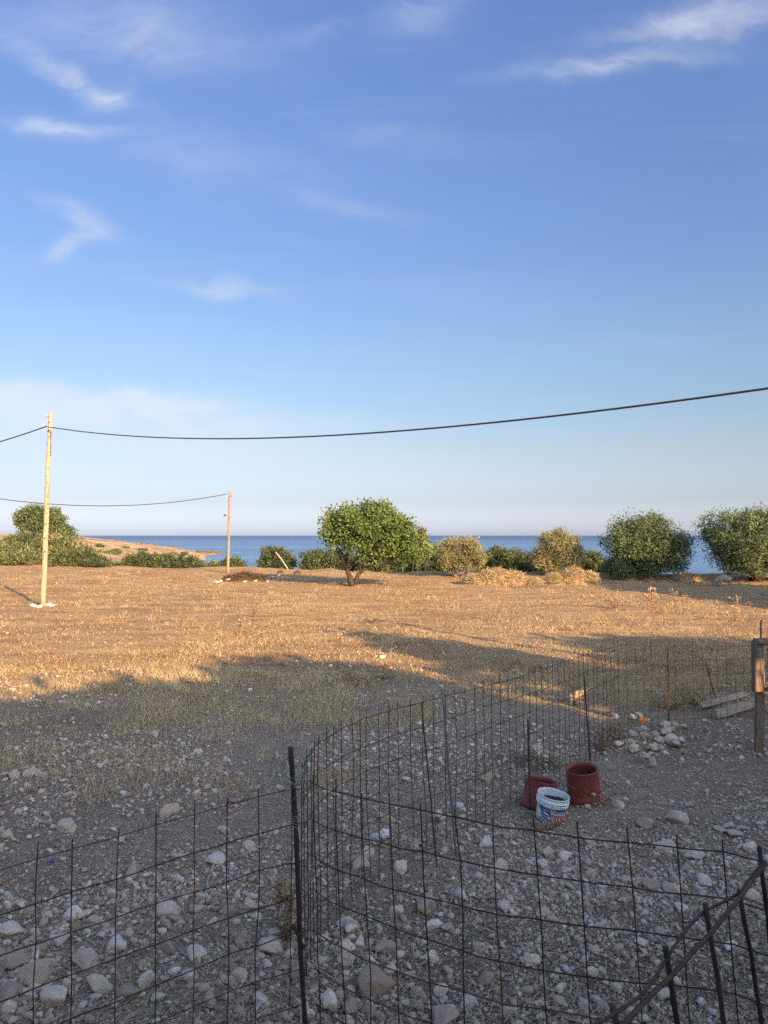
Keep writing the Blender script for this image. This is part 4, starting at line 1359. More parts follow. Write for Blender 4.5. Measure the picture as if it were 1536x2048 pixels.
# heavy bars nearest the terrace: sloping rods on stout uprights
hb = thing('bar_fence', 'heavy rusty bar fence with two bent rods along rough uprights below the terrace', 'fence', (1.5, 3.15, z1(1.5, 3.15)))
ups = [((1518, 1692), (1560, 2048), 3.14, .011), ((1478, 1780), (1524, 2048), 2.93, .010), ((1410, 1808), (1448, 2048), 2.80, .0105), ((1331, 1896), (1353, 2048), 2.53, .011), ((1223, 2012), (1232, 2048), 2.24, .011)]
for (tx, ty), (bx_, by_), yd, rr_ in ups:
    t0, t1 = pz(tx, ty, yd), pz(bx_, by_, yd)
    dv = t1 - t0
    bot = t0 + dv * ((t0[2] + .05) / -dv[2]) if dv[2] < -.02 else t1
    n = 12
    t = np.linspace(0, 1, n)[:, None]
    pts = t0 + (bot - t0) * t + fr.normal(size=(n, 3)) * .0015
    MB().tube(pts, rr_ * .85 * (1 + fr.normal(size=n) * .06), 8).build('upright', MAT['rebar'], hb, smooth=True)
rodA = [pz(1530, 1722, 3.12), pz(1505, 1750, 3.06), pz(1482, 1784, 2.95), pz(1462, 1796, 2.91), pz(1410, 1822, 2.82), pz(1384, 1846, 2.72), pz(1350, 1890, 2.60), pz(1320, 1940, 2.47), pz(1285, 1990, 2.33), pz(1225, 2030, 2.20), pz(1150, 2075, 2.02)]
rodB = [pz(1532, 1728, 3.10), pz(1508, 1756, 3.04), pz(1484, 1790, 2.91), pz(1455, 1826, 2.80), pz(1420, 1868, 2.72), pz(1382, 1908, 2.60), pz(1345, 1950, 2.48), pz(1300, 1992, 2.36), pz(1250, 2046, 2.22), pz(1200, 2095, 2.05)]
for rod, rr_ in ((rodA, .0055), (rodB, .0080)):
    pp = Path([(i, 0, 0) for i in range(len(rod))])
    q = np.array(rod)
    tt = np.linspace(0, len(q) - 1, 40)
    pts = np.stack([np.interp(tt, np.arange(len(q)), q[:, k]) for k in range(3)], 1)
    MB().tube(pts, rr_ * (1 + fr.normal(size=40) * .04), 8).build('bent_rod', MAT['rebar'], hb, smooth=True)

# tall iron post with the coil of wire
bp = pz(612, 2040, 4.25)
tp_ = pz(581, 1494, 4.25)
dv = bp - tp_
bot = tp_ + dv * ((tp_[2] - z1(bp[0], bp[1]) + .08) / -dv[2])
ip = thing('iron_post', 'tall leaning iron fence post with a coil of wire hung on its top', 'post', (bot[0], bot[1], z1(bot[0], bot[1])))
n = 26
t = np.linspace(0, 1, n)[:, None]
pts = tp_ + (bot - tp_) * t + np.sin(t * 7) * np.array((.004, 0, 0)) + np.maximum(t - .4, 0) * np.array((-.012, 0, 0))
MB().tube(pts, .0135 * (1 + fr.normal(size=n) * .05), 9).build('shaft', MAT['post'], ip, smooth=True)
q = tp_ + (bot - tp_) * .245
m_ = MB()
for k in range(6):
    zz = q + np.array((fr.normal() * .002, 0, -.012 * k + .02))
    ring = [zz + .0165 * np.array((math.cos(a), math.sin(a), .35 * math.sin(a + k))) for a in np.linspace(0, 6.6, 14)]
    m_.tube(np.array(ring), .0022, 4)
m_.build('wire_tie', MAT['pipe'], ip)
br = tp_ + (bot - tp_) * .605
m_ = MB()
m_.tube(np.array([br + np.array((.02, -.01, -.12)), br + np.array((-.02, -.015, -.03)), br + np.array((-.045, -.015, .0))]), [.009, .009, .012], 7)
m_.build('prop', MAT['post'], ip)

coil = thing('wire_coil', 'loose coil of greenish fencing wire hooked over the top of the iron post', 'wire coil', tp_ + np.array((0, -.02, -.14)))
m_ = MB()
for k in range(9):
    cx = tp_ + np.array((.005 + fr.normal() * .02, -.016 + fr.normal() * .008, -.115 + fr.normal() * .02))
    ra, rb_ = fr.uniform(.045, .085), fr.uniform(.05, .085)
    tl, ph = fr.normal() * .35, fr.uniform(0, 6.28)
    a = np.linspace(0, fr.uniform(4.5, 6.9), 26) + ph
    ring = np.stack([cx[0] + ra * np.cos(a), cx[1] - .004 + .02 * np.sin(a + tl), cx[2] + rb_ * np.sin(a + tl)], 1)
    m_.tube(ring, .0017, 4)
m_.build('coil', MAT['greenwire'], coil)
m_ = MB()
q0 = tp_ + np.array((.10, -.01, -.20))
m_.tube(np.array([q0, q0 + np.array((-.1, -.01, -.09)), q0 + np.array((-.21, -.02, -.20)), pz(470, 1640, 4.2)]), .0016, 4)
m_.tube(np.array([pz(612, 1510, 4.35), pz(600, 1520, 4.28), pz(590, 1545, 4.22)]), .0018, 4)
m_.build('loose_end', MAT['greenwire'], coil)

# stakes of the pen
STAKES = [((1056, 1440), (1061, 1622), .010, 'rebar', 'dark iron stake standing behind the red pots'),
          ((1168, 1352), (1181, 1522), .010, 'rebar', 'dark iron stake by the sunlit patch in the pen fence'),
          ((1336, 1295), (1338, 1462), .009, 'post', 'dark iron stake in the back fence of the pen'),
          ((1411, 1324), (1437, 1408), .010, 'rebar', 'leaning dark iron stake rising behind the planks'),
          ((1522, 1240), (1521, 1340), .016, 'rebar', 'dark iron stake beyond the wooden frame'),
          ((843, 1405), (876, 1735), .006, 'rebar', 'thin bent rod wired to the bowed mesh run'),
          ((884, 1378), (914, 1716), .010, 'pipe', 'thin grey pipe leaning against the bowed mesh run')]
for (tx, ty), (bx_, by_), rr_, mk, lab in STAKES:
    b = GT(bx_, by_)
    t0 = P(tx, ty, b[1])
    o = thing('fence_stake', lab, 'stake', b, 'fence stakes')
    n = 10
    t = np.linspace(0, 1, n)[:, None]
    MB().tube(b + np.array((0, 0, -.1)) * (1 - t) + (t0 - b) * t + fr.normal(size=(n, 3)) * .002, rr_, 7).build('shaft', MAT[mk], o, smooth=True)
    tie = b + (t0 - b) * .72
    ring = [tie + (rr_ + .002) * np.array((math.cos(a), math.sin(a), .2 * math.sin(a))) for a in np.linspace(0, 6.28, 11)]
    MB().tube(np.array(ring), .002, 4).build('wire_tie', MAT['rebar'], o)

# far pale fence stakes behind the carob
for k, ((tx, ty), (bx_, by_)) in enumerate([((807, 1129), (805, 1146)), ((827, 1123), (824, 1149)), ((833, 1124), (837, 1150)), ((855, 1122), (849, 1147)), ((843, 1143), (843, 1151))]):
    b = GT(bx_, by_)
    t0 = P(tx, ty, b[1])
    o = MB().tube(np.array([b - (0, 0, .1), (b + t0) / 2 + fr.normal(size=3) * .02, t0]), [.045, .042, .035], 7).build('wooden_stake', MAT['grey_wood'], None, origin=b)
    tag(o, ['pale stake nearest the carob trunk, short, before the dark bush', 'tallest pale stake of the pair before the dark bush', 'pale stake leaning towards the carob trunk, second of the pair',
            'slanting pale stake before the dark bush beside the small brownish tamarisk', 'stub of a pale stake between the pair and the slanting one'][k], 'stake', 'pale stakes past the carob tree')
b = GT(577, 1137)
o = MB().tube(np.array([b - (0, 0, .05), P(564, 1120, b[1] + .2), P(551.5, 1104, b[1] + .4)]), [.045, .045, .04], 8).build('leaning_stick', MAT['twig'], None, origin=b)
tag(o, 'long pale stick leaning in front of the domed evergreen bush', 'stick')

# ------------------------------------------------------------------ wooden frame and planks
gb_ = GT(1521, 1508)
Yg = gb_[1]
wf = thing('wooden_gate', 'weathered wooden gate frame with a chamfered top board at the pen edge', 'gate frame', gb_)
mpx = Yg / F
xl, xr = (1503 - 768) * mpx, (1521 - 768) * mpx
zt, zm = P(1515, 1282, Yg)[2], P(1515, 1378, Yg)[2]
zg = gb_[2]
MB().box(((xl + xr) / 2 - .004, Yg, (zt + zm) / 2 - .02), (xr - xl, .12, zt - zm + .02), (0, .015, 0), .012).build('post_board', MAT['oldwood'], wf)
MB().box(((xl + xr) / 2 + .01, Yg + .035, (zm + zg) / 2 - .03), (.075, .075, zm - zg + .10), (0, .03, 0), .01).build('post', MAT['oldwood'], wf)
MB().box(((xl + xr) / 2 + .065, Yg + .06, (zm + zg) / 2 - .05), (.05, .05, zm - zg + .02), (0, .05, .3), .008).build('post', MAT['oldwood'], wf)
MB().box((xl + .72, Yg - .008, zt + .005), (1.42, .16, .075), (0, -.02, 0), .022).build('top_board', MAT['oldwood'], wf)
MB().box((xr + .60, Yg + .02, P(1530, 1368, Yg)[2]), (1.25, .10, .055), (0, -.03, 0), .008).build('middle_rail', MAT['polewood2'], wf)
MB().box((xr + .60, Yg + .06, zm - .03), (1.25, .035, .10), (0, -.03, 0), .008).build('lower_rail', MAT['oldwood'], wf)
MB().box((xr + .03, Yg + .045, (zt + zm) / 2), (.022, .03, zt - zm - .06), None, .004).build('inner_batten', MAT['grey_wood'], wf)
MB().box((xl + 1.34, Yg + .02, (zt + zg) / 2 - .04), (.10, .10, zt - zg + .02), None, .01).build('post', MAT['oldwood'], wf)
bk = MB().box(((xl + xr) / 2 + .05, Yg - .03, zm - .005), (.16, .05, .03), None, .006).build('iron_strap', MAT['rebar'], wf)


def board(label, a_px, b_px, h, th, tilt, mat='grey_wood', lift=0.0):
    a, b = GT(*a_px), GT(*b_px)
    c = (a + b) / 2
    d = b - a
    Ln = np.linalg.norm(d[:2])
    yaw = math.atan2(d[1], d[0])
    o = MB().box((0, 0, 0), (Ln, th, h), None, .005).build('plank', MAT[mat], None)
    o.location = (c[0], c[1], max(a[2], b[2]) + h * .42 + lift)
    o.rotation_euler = (tilt, -lift * .3, yaw)
    return tag(o, label, 'plank', 'planks by the wooden frame')


board('wide pale plank tilted on the ground, its end sawn square, running behind the wooden frame', (1432, 1440), (1530, 1412), .13, .035, -.45, lift=.02)
board('narrow plank lying behind the wide pale plank', (1401, 1424), (1490, 1398), .09, .05, -.5, lift=.03)

# ------------------------------------------------------------------ buckets
bb = GT(1099, 1640)
bk = thing('paint_bucket', 'white plastic paint bucket with blue and red print, half full of dark soil', 'bucket', bb)
bk.rotation_euler = (R(5), R(9), 0)
S = .98


def part(name, mb, mat, parent, smooth=True):
    Vv = np.concatenate(mb.v)
    return link(name, mesh_np(name, Vv, mb.f, mat, smooth), parent)


prof = [(.0, .0), (.121, .0), (.125, .004), (.130, .08), (.134, .152), (.147, .152), (.148, .158), (.139, .161), (.139, .167), (.149, .169), (.149, .175), (.140, .178), (.140, .184), (.150, .186),
        (.150, .194), (.143, .198), (.144, .224), (.147, .227), (.147, .233), (.140, .233), (.139, .226), (.134, .15), (.126, .03), (0, .03)]
part('shell', MB().lathe(prof, 48), MAT['white_plastic'], bk)
sv = [(0, 0, .19)]
sf = []
rg = np.random.default_rng(9)
rr_list = [.04, .08, .11, .134]
for r1_ in rr_list:
    for k in range(28):
        a = 2 * math.pi * k / 28
        sv.append((r1_ * math.cos(a), r1_ * math.sin(a), .168 + .03 * (1 - r1_ / .14) + rg.normal() * .004 + .012 * math.sin(a * 2 + 1)))
for k in range(28):
    sf.append((0, 1 + k, 1 + (k + 1) % 28))
for j in range(3):
    for k in range(28):
        sf.append((1 + j * 28 + k, 1 + (j + 1) * 28 + k, 1 + (j + 1) * 28 + (k + 1) % 28, 1 + j * 28 + (k + 1) % 28))
part('soil', MB().add(sv, sf), MAT['soil'], bk)


def decal(items, name, mat, off):
    """patches lying on the bucket wall: (angle from front in degrees, width, z0, z1, slant)"""
    m_ = MB()
    for a0_, a1_, z0_, z1_, sl_ in items:
        n = max(2, int(abs(a1_ - a0_) / 4) + 1)
        Vd, Fd = [], []
        for i in range(n + 1):
            a = R(-90 + a0_ + (a1_ - a0_) * i / n)
            for zz in (z0_, z1_):
                z_ = zz + sl_ * i / n
                r_b = np.interp(z_, [0.004, .08, .152], [.125, .130, .134]) + off
                Vd.append((r_b * math.cos(a), r_b * math.sin(a), z_))
        for i in range(n):
            Fd.append((2 * i, 2 * i + 2, 2 * i + 3, 2 * i + 1))
        m_.add(Vd, Fd)
    return part(name, m_, mat, bk)


decal([(-66, -44, .118, .146, -.004), (-46, -14, .128, .140, -.010), (-60, -38, .100, .114, -.006), (-34, -16, .096, .116, -.006), (4, 54, .124, .140, .0),
       (-56, -22, .076, .090, -.016), (-20, -10, .070, .092, 0), (0, 56, .106, .112, .002), (-50, -26, .044, .060, -.006), (-64, -30, .020, .030, -.008), (-26, -8, .028, .042, -.004),
       (-18, 30, .008, .016, -.002)], 'print', MAT['label_blue'], .0034)
decal([(0, 56, .113, .122, .002), (-46, -30, .112, .126, -.004), (-58, -44, .060, .074, -.006), (-26, -8, .048, .060, 0)], 'print', MAT['label_paleblue'], .0026)
decal([(-6, 58, .026, .100, .001)], 'print', MAT['label_pink'], .0022)
letters = []
# worn red block letters, too rubbed to read
for i, a in enumerate((0, 14, 28, 42)):
    letters += [(a, a + 3.6, .044, .090, 0), (a + 7, a + 10.6, .044, .090, 0)]
    letters += [(a, a + 10.6, .080, .090, 0)] if i != 2 else [(a, a + 10.6, .044, .053, 0)]
    letters += [(a, a + 10.6, .062, .070, 0)] if i in (0, 1, 3) else []
letters += [(-4, 54, .031, .037, .001)]
decal(letters, 'print', MAT['label_red'], .0036)


def red_pot(label, base_px, rot, h, seed):
    b = GT(*base_px)
    o = thing('red_pot', label, 'flower pot', b, 'red plastic pots in the pen')
    o.rotation_euler = rot
    # an upturned plastic pot with its bottom cut away: wide banded rim on the ground, open top
    part('shell', MB().lathe([(.150, .0), (.169, -.01), (.171, .004), (.168, .075), (.163, .080), (.162, .10), (.156, h * .6), (.152, h - .012), (.155, h - .006), (.153, h), (.145, h),
                              (.135, h - .012), (.137, h - .04), (.143, h - .05), (.150, .10), (.160, .01), (.150, .0)], 44), MAT['pot'], o)
    part('floor', MB().lathe([(.0, h - .13), (.142, h - .115)], 30), MAT['soil'], o)
    r = np.random.default_rng(seed)
    m_ = MB()
    for k in range(12):
        a = R(-90 + r.uniform(-50, 40))
        z = r.uniform(.06, h * .8)
        rr_ = np.interp(z, [0, .075, .085, h], [.171, .168, .163, .152]) + .001
        c = np.array((rr_ * math.cos(a), rr_ * math.sin(a), z))
        m_.add(ICO[1][0] * np.array((.004, .002, .005)) * r.uniform(.5, 1.4) + c, ICO[1][1].tolist())
    part('splash', m_, MAT['twig'], o)
    return o


red_pot('upright leaning dark red pot standing open beside the white bucket', (1170, 1600), (R(4), R(-9), .4), .32, 1)
red_pot('dark red pot half hidden behind the white bucket', (1076, 1612), (R(9), R(5), 1.4), .25, 2)

# ------------------------------------------------------------------ small litter
p = GT(104, 1727)
o = MB().lathe([(0, .012), (.015, .012), (.018, .008), (.018, 0), (.016, 0), (.015, .009), (0, .009)], 16).build('bottle_cap', MAT['blue_plastic'], None, smooth=True)
o.location = (p[0], p[1], p[2] + .014)
o.rotation_euler = (.4, .2, 0)
tag(o, 'small blue plastic bottle cap lying on the gravel', 'bottle cap')
p = GT(770, 1680)
o = MB().add(ICO[2][0] * np.array((.035, .025, .04)) * (1 + .18 * srng.normal(size=(len(ICO[2][0]), 1))), ICO[2][1].tolist()).build('plastic_scrap', MAT['white_plastic'], None)
o.location = (p[0], p[1], p[2] + .05)
tag(o, 'crumpled white plastic scrap caught on the stones behind the mesh', 'scrap')
p = GT(1285, 1458)
o = MB().add(ICO[2][0] * np.array((.045, .035, .05)) * (1 + .15 * srng.normal(size=(len(ICO[2][0]), 1))), ICO[2][1].tolist()).build('plastic_scrap', MAT['orange_plastic'], None)
o.location = (p[0], p[1], p[2] + .10)
tag(o, 'bright orange plastic scrap on top of the rubble in the pen', 'scrap')

TW = [('long forked bleached twig curving over the stones outside the mesh', [(432, 1718), (428, 1742), (416, 1766), (412, 1800), (414, 1815)], .009),
      ('bleached side branch lying across the forked twig', [(418, 1776), (445, 1770), (470, 1758), (478, 1752)], .006),
      ('thin dry twig on the dark soil below the white bucket', [(938, 1806), (965, 1806), (1000, 1808)], .005),
      ('curved pale twig among the stones inside the pen', [(1150, 1965), (1156, 1985), (1152, 2005), (1146, 2020)], .005),
      ('short pale twig by the weedy patch in the pen', [(1195, 1850), (1210, 1838), (1232, 1818)], .004),
      ('pale broken stalk near the rubble heap', [(1352, 1478), (1366, 1490)], .008),
      ('dark crooked twig on the pale flat stone', [(10, 1560), (30, 1548), (58, 1542), (68, 1546)], .007),
      ('straight pale stalk lying inside the mesh corner', [(672, 1870), (705, 1845), (728, 1832)], .007),
      ('grey curved stick beside the bleached stones in the pen', [(1310, 1880), (1330, 1900), (1350, 1912)], .005)]
for lab, pp, rr_ in TW:
    q = np.array([GT(*a) for a in pp]) + np.array((0, 0, .02))
    tt = np.linspace(0, len(q) - 1, 14)
    pts = np.stack([np.interp(tt, np.arange(len(q)), q[:, k]) for k in range(3)], 1)
    pts[:, 2] += srng.random(14) * .012
    o = MB().tube(pts, np.linspace(rr_, rr_ * .5, 14), 6).build('dry_twig', MAT['bark' if 'dark' in lab else 'twig'], None, origin=q[0], smooth=True)
    tag(o, lab, 'twig', 'twigs on the ground')

# ------------------------------------------------------------------ dry plants
G_D = 'dry thistles in the field'


def dry_plant(label, base_px, h_px, spread, n_stem, heads, seed, mat='strawbrown'):
    r = np.random.default_rng(seed)
    b = GT(*base_px)
    h = h_px * b[1] / F
    o = thing('dry_thistle', label, 'dry plant', b, G_D)
    Vs, Fs, Ts, k = [], [], [], 0

    def strip(a, c, w0, w1, t):
        nonlocal k
        d = c - a
        s = np.cross(d, np.array((0, 1.0, .2)))
        s /= np.linalg.norm(s) + 1e-9
        s2 = np.cross(d, s)
        s2 /= np.linalg.norm(s2) + 1e-9
        ring0 = [a + w0 * (math.cos(x) * s + math.sin(x) * s2) for x in (0, 2.09, 4.19)]
        ring1 = [c + w1 * (math.cos(x) * s + math.sin(x) * s2) for x in (0, 2.09, 4.19)]
        Vs.extend(ring0 + ring1)
        for i in range(3):
            j = (i + 1) % 3
            Fs.append((k + i, k + j, k + 3 + j, k + 3 + i))
            Ts.append(t)
        k += 6
    tips = []
    wd = .004 + b[1] * .00012
    for i in range(n_stem):
        a = np.array((r.normal() * spread * .15, r.normal() * spread * .15, -.02))
        top = np.array((r.normal() * spread * .5, r.normal() * spread * .4, h * r.uniform(.6, 1.02)))
        midp = (a + top) / 2 + r.normal(size=3) * .03
        t_ = r.uniform(.2, .9)
        strip(a, midp, wd, wd * .8, t_)
        strip(midp, top, wd * .8, wd * .55, t_)
        tips.append(top)
        for j in range(int(r.integers(2, 5))):
            s0 = midp + (top - midp) * r.uniform(0, .7)
            e = s0 + np.array((r.normal() * .5, r.normal() * .5, r.uniform(.3, 1))) * h * r.uniform(.12, .3)
            strip(s0, e, wd * .6, wd * .35, r.uniform(.2, .9))
            if r.random() < .6:
                tips.append(e)
        for j in range(6):      # curled leaves near the foot
            s0 = a + (midp - a) * r.random()
            e = s0 + np.array((r.normal(), r.normal(), r.uniform(-.1, .5))) * h * .13
            strip(s0, e, wd * 1.1, wd * .3, r.uniform(0, .8))
    link('stalks', mesh_np('stalks', np.array(Vs), Fs, MAT[mat], False, Ts), o)
    if heads:
        hv, hf, ht, kk = [], [], [], 0
        for tpt in tips:
            if r.random() < heads:
                c = ICO[1][0] * (1 + .25 * r.normal(size=(len(ICO[1][0]), 1))) * np.array((1, 1, .8)) * (h * .035 + .012) + tpt
                hv.append(c)
                hf.append(ICO[1][1] + kk)
                ht += [r.uniform(.4, 1)] * len(ICO[1][1])
                kk += len(c)
        if hv:
            link('seed_heads', mesh_np('seed_heads', np.concatenate(hv), np.concatenate(hf), MAT[mat], False, ht), o)['kind'] = 'stuff'
    return o


DP = [('tall dry thistle with many round heads at the edge of the far shadow', (1310, 1216), 42, .35, 6, .9), ('pair of dry thistle stems with flat tops, next to the tallest thistle', (1349, 1200), 22, .12, 3, .9),
      ('forked dry thistle standing clear against the far shadow', (1474, 1210), 22, .25, 3, .9), ('bushy low dry thistle clump in open stubble', (1232, 1217), 30, .8, 14, .4),
      ('short dry thistle with a lumpy head at the edge of the far shadow', (1370, 1203), 12, .2, 4, .8), ('pale tiny thistle with a single white head', (1432, 1208), 8, .08, 1, 1),
      ('dry thistle with a drooping head beyond the wooden frame', (1494, 1218), 14, .2, 3, .8), ('thin upright dry stalk in the stubble near the pen', (1390, 1228), 20, .1, 2, .5),
      ('spindly dry thistle behind the back fence stake', (1350, 1228), 26, .4, 6, .3), ('leggy dry thistle close to the frame post', (1475, 1242), 30, .25, 4, .4),
      ('dry brown thistle beside the fallen stalks', (1095, 1201), 20, .3, 5, .5), ('crooked dark dry stem at the left of the stony strip', (506, 1235), 30, .15, 3, .3),
      ('dark dry stem pair in the stony strip', (475, 1255), 28, .25, 5, .3), ('wide tangle of dry stalks around the crooked stems', (500, 1270), 34, 1.2, 22, .15),
      ('dry stem with a fluffy top over the stony strip', (555, 1250), 32, .15, 3, .5), ('brown dry thistle lit at the lip of the big shadow', (683, 1290), 22, .2, 5, .8),
      ('reddish dry stems rising from the shadow lip', (712, 1298), 24, .3, 9, .2), ('dry clump at the end of the lit stone strip', (758, 1282), 16, .6, 14, .2),
      ('dark dry clump alone in the lit stubble', (745, 1246), 10, .5, 16, .2), ('bare dry stalk near the pale utility pole', (119, 1188), 40, .12, 2, .4),
      ('dead grey weed at the shaded grass edge', (390, 1412), 34, .3, 9, .3), ('dead brown weed between grass tufts in the shadow', (705, 1362), 26, .6, 14, .3),
      ('drooping dead weed beside the brown one', (770, 1358), 28, .5, 10, .4), ('dead weed clump just past the lit grass', (735, 1372), 18, .7, 14, .2),
      ('small thistle tops peeping over the shadow lip', (1003, 1282), 14, .2, 4, .6), ('dry thistle standing by the yard side of the lit strip', (1145, 1262), 12, .4, 9, .3)]
for k, (lab, bpx, hp, sp, ns, hd) in enumerate(DP):
    dry_plant(lab, bpx, hp, sp, ns, hd, 300 + k, 'burnt' if 'dark' in lab else 'strawbrown')
DP2 = [('pale dry bush of stalks inside the pen behind the stake', (1345, 1420), 46, .5, 18, .1), ('straw coloured stalk bunch beside the planks', (1380, 1412), 50, .5, 20, .1),
       ('brown dead bush at the pen corner by the rubble', (1225, 1482), 40, .5, 26, .2), ('lit dry plant stems inside the pen by the split log', (1148, 1412), 50, .25, 5, .5),
       ('dry weed bunch standing at the foot of the bowed mesh', (1205, 1500), 34, .35, 14, .2), ('thin dry weed beside the red pot', (1195, 1608), 44, .25, 8, .3),
       ('dry grey weed hanging on the iron post foot', (565, 1880), 130, .16, 10, .3), ('dry grass bunch in front of the white bucket', (1095, 1662), 30, .25, 16, 0)]
for k, (lab, bpx, hp, sp, ns, hd) in enumerate(DP2):
    dry_plant(lab, bpx, hp, sp, ns, hd, 400 + k)

# split log lit by the sun inside the pen
p = GT(1152, 1404)
o = MB().box((0, 0, 0), (.34, .07, .10), (0, -.45, .25), .02).build('split_log', MAT['polewood'], None)
o.location = (p[0], p[1], p[2] + .11)
tag(o, 'split log propped on dry weeds in the sunlit patch of the pen', 'log')


# green weeds behind the pots
def weeds():
    r = np.random.default_rng(8)
    bl_ = []
    for px, py, w in [(1105, 1540, .22), (1075, 1530, .2), (1030, 1520, .2), (1010, 1525, .18), (1120, 1528, .16), (1060, 1545, .15)]:
        p_ = GT(px, py)
        bl_.append((p_[0], p_[1], p_[2] + .01, w, w, .05))
    Vv, FF, TT = foliage(bl_, 70, 12, .05, (.04, .006), r, up=.6)
    Vv[:, 2] = np.maximum(Vv[:, 2], zf(Vv[:, 0], Vv[:, 1]) + .003)
    o = link('low_weeds', mesh_np('low_weeds', Vv, FF, MAT['weed'], False, TT))
    tag(o, 'low green weeds spreading around the pots', 'weeds', kind='stuff')


weeds()


# ------------------------------------------------------------------ heaps
def heap(name, label, base_px, w_px, h_px, mat, seed, lumps, n_straw, L=(.25, .7), cat='heap', core='strawbrown', group=None):
    r = np.random.default_rng(seed)
    b = GT(*base_px)
    s = b[1] / F
    Wd, Ht = w_px * s / 2, h_px * s
    o = thing(name, label, cat, b, group)
    nx, ny = 46, 26
    gx, gy = np.meshgrid(np.linspace(-1, 1, nx), np.linspace(-1, 1, ny))
    hgt = np.zeros_like(gx)
    for cx, cw, ch in lumps:
        hgt = np.maximum(hgt, ch * np.clip(1 - ((gx - cx) / cw) ** 2 - (gy / .85) ** 2, 0, 1) ** .6)
    hgt = hgt * (1 + .5 * fbm(gx * 4 + seed, gy * 4, 4)) - .03
    depth = Wd * .55

    def surf(x, y):
        i = np.clip((x + 1) / 2 * (nx - 1), 0, nx - 1.001)
        j = np.clip((y + 1) / 2 * (ny - 1), 0, ny - 1.001)
        i0, j0 = i.astype(int), j.astype(int)
        fi, fj = i - i0, j - j0
        return (hgt[j0, i0] * (1 - fi) + hgt[j0, i0 + 1] * fi) * (1 - fj) + (hgt[j0 + 1, i0] * (1 - fi) + hgt[j0 + 1, i0 + 1] * fi) * fj
    Vv = np.stack([gx.ravel() * Wd, gy.ravel() * depth, hgt.ravel() * Ht], 1)
    idx = np.arange(nx * ny).reshape(ny, nx)
    FF = np.stack([idx[:-1, :-1].ravel(), idx[:-1, 1:].ravel(), idx[1:, 1:].ravel(), idx[1:, :-1].ravel()], 1)
    link('mound', mesh_np('mound', Vv, FF, MAT[mat], True, r.random(len(FF)) * .5 + .1), o)
    x, y = r.uniform(-1, 1, n_straw), r.uniform(-1, 1, n_straw)
    hh = surf(x, y)
    ok = hh > .03
    x, y, hh = x[ok], y[ok], hh[ok]
    n = len(x)
    c = np.stack([x * Wd, y * depth, hh * Ht + r.uniform(-.02, .07, n)], 1)
    d = r.normal(size=(n, 3)) * np.array((1, 1, .55))
    d /= np.linalg.norm(d, axis=1)[:, None]
    ln = r.uniform(*L, n)[:, None]
    sd = np.cross(d, r.normal(size=(n, 3)))
    sd /= np.linalg.norm(sd, axis=1)[:, None]
    wv = r.uniform(.005, .011, n)[:, None]
    a, e = c - d * ln / 2, c + d * ln / 2
    m_ = c + np.array((0, 0, .04)) * ln
    q = np.stack([a - sd * wv, a + sd * wv, m_ + sd * wv, m_ - sd * wv, e + sd * wv * .4, e - sd * wv * .4], 1).reshape(-1, 3)
    k = np.arange(n)[:, None] * 6
    FFq = np.concatenate([k + np.array([[0, 1, 2, 3]]), k + np.array([[3, 2, 4, 5]])])
    link('stalks', mesh_np('stalks', q, FFq, MAT['straw' if mat == 'strawbrown' else mat], False, np.tile(np.clip(r.normal(.42, .25, n), 0, 1), 2)), o)['kind'] = 'stuff'
    return o


heap('brush_heap', 'wide heap of dry tan brushwood in front of the dark hedge', (1000, 1170), 165, 31, 'strawbrown', 1, [(-.15, .5, 1.0), (.25, .45, .8), (-.6, .35, .55), (.75, .3, .35)], 9000, (.15, .5), group='brush heaps')
heap('brush_heap', 'second heap of dry brushwood with a sharp end, next to the far shadow', (1143, 1169), 108, 29, 'strawbrown', 2, [(.1, .6, 1.0), (-.6, .4, .65), (.7, .32, .8)], 6500, (.15, .5), group='brush heaps')
heap('brush_heap', 'low dark brown brush heap behind a row of pale stones', (490, 1161), 84, 13, 'burnt', 3, [(.0, .6, 1.0), (.5, .5, .8), (-.6, .4, .6)], 2200, group='brush heaps')
heap('brush_heap', 'low lit straw patch on the bank between the round and the largest tamarisk', (1378, 1163), 60, 14, 'strawbrown', 4, [(0, .8, 1.0)], 700, group='brush heaps')
heap('brush_heap', 'scrappy straw lying under the round tamarisk tree', (1272, 1160), 80, 11, 'strawbrown', 5, [(-.3, .5, 1.0), (.5, .5, .8)], 700, group='brush heaps')
heap('brush_heap', 'torn leafless branches lying at the foot of the wide brush heap', (938, 1168), 40, 14, 'burnt', 6, [(0, .9, 1.0)], 300, group='brush heaps')
for lab, bpx in (('dark low hump on the bank nearer the leaning stick', (560, 1147)), ('dark low hump on the bank nearer the carob tree', (594, 1148))):
    heap('earth_hump', lab, bpx, 16, 5, 'burnt', 9, [(0, .9, 1.0)], 120, (.1, .3), 'hump', group='dark humps on the bank')

# ------------------------------------------------------------------ sheep
sb = GT(1447, 1172)
sh = thing('sheep', 'grey woolly sheep grazing with its head down in the far shadow', 'sheep', sb)


def skinned(name, verts, edges, radii, mat, parent, sub=2, smooth=True):
    me_ = bpy.data.meshes.new(name)
    me_.from_pydata(verts, edges, [])
    me_.update()
    o = link(name, me_, parent)
    mo = o.modifiers.new('skin', 'SKIN')
    for i, rr_ in enumerate(radii):
        sv_ = me_.skin_vertices[0].data[i]
        sv_.radius = rr_ if isinstance(rr_, tuple) else (rr_, rr_)
        sv_.use_root = (i == 0)
    mo.use_smooth_shade = smooth
    ss_ = o.modifiers.new('subsurf', 'SUBSURF')
    ss_.levels = sub
    ss_.render_levels = sub
    me_.materials.append(mat)
    return o


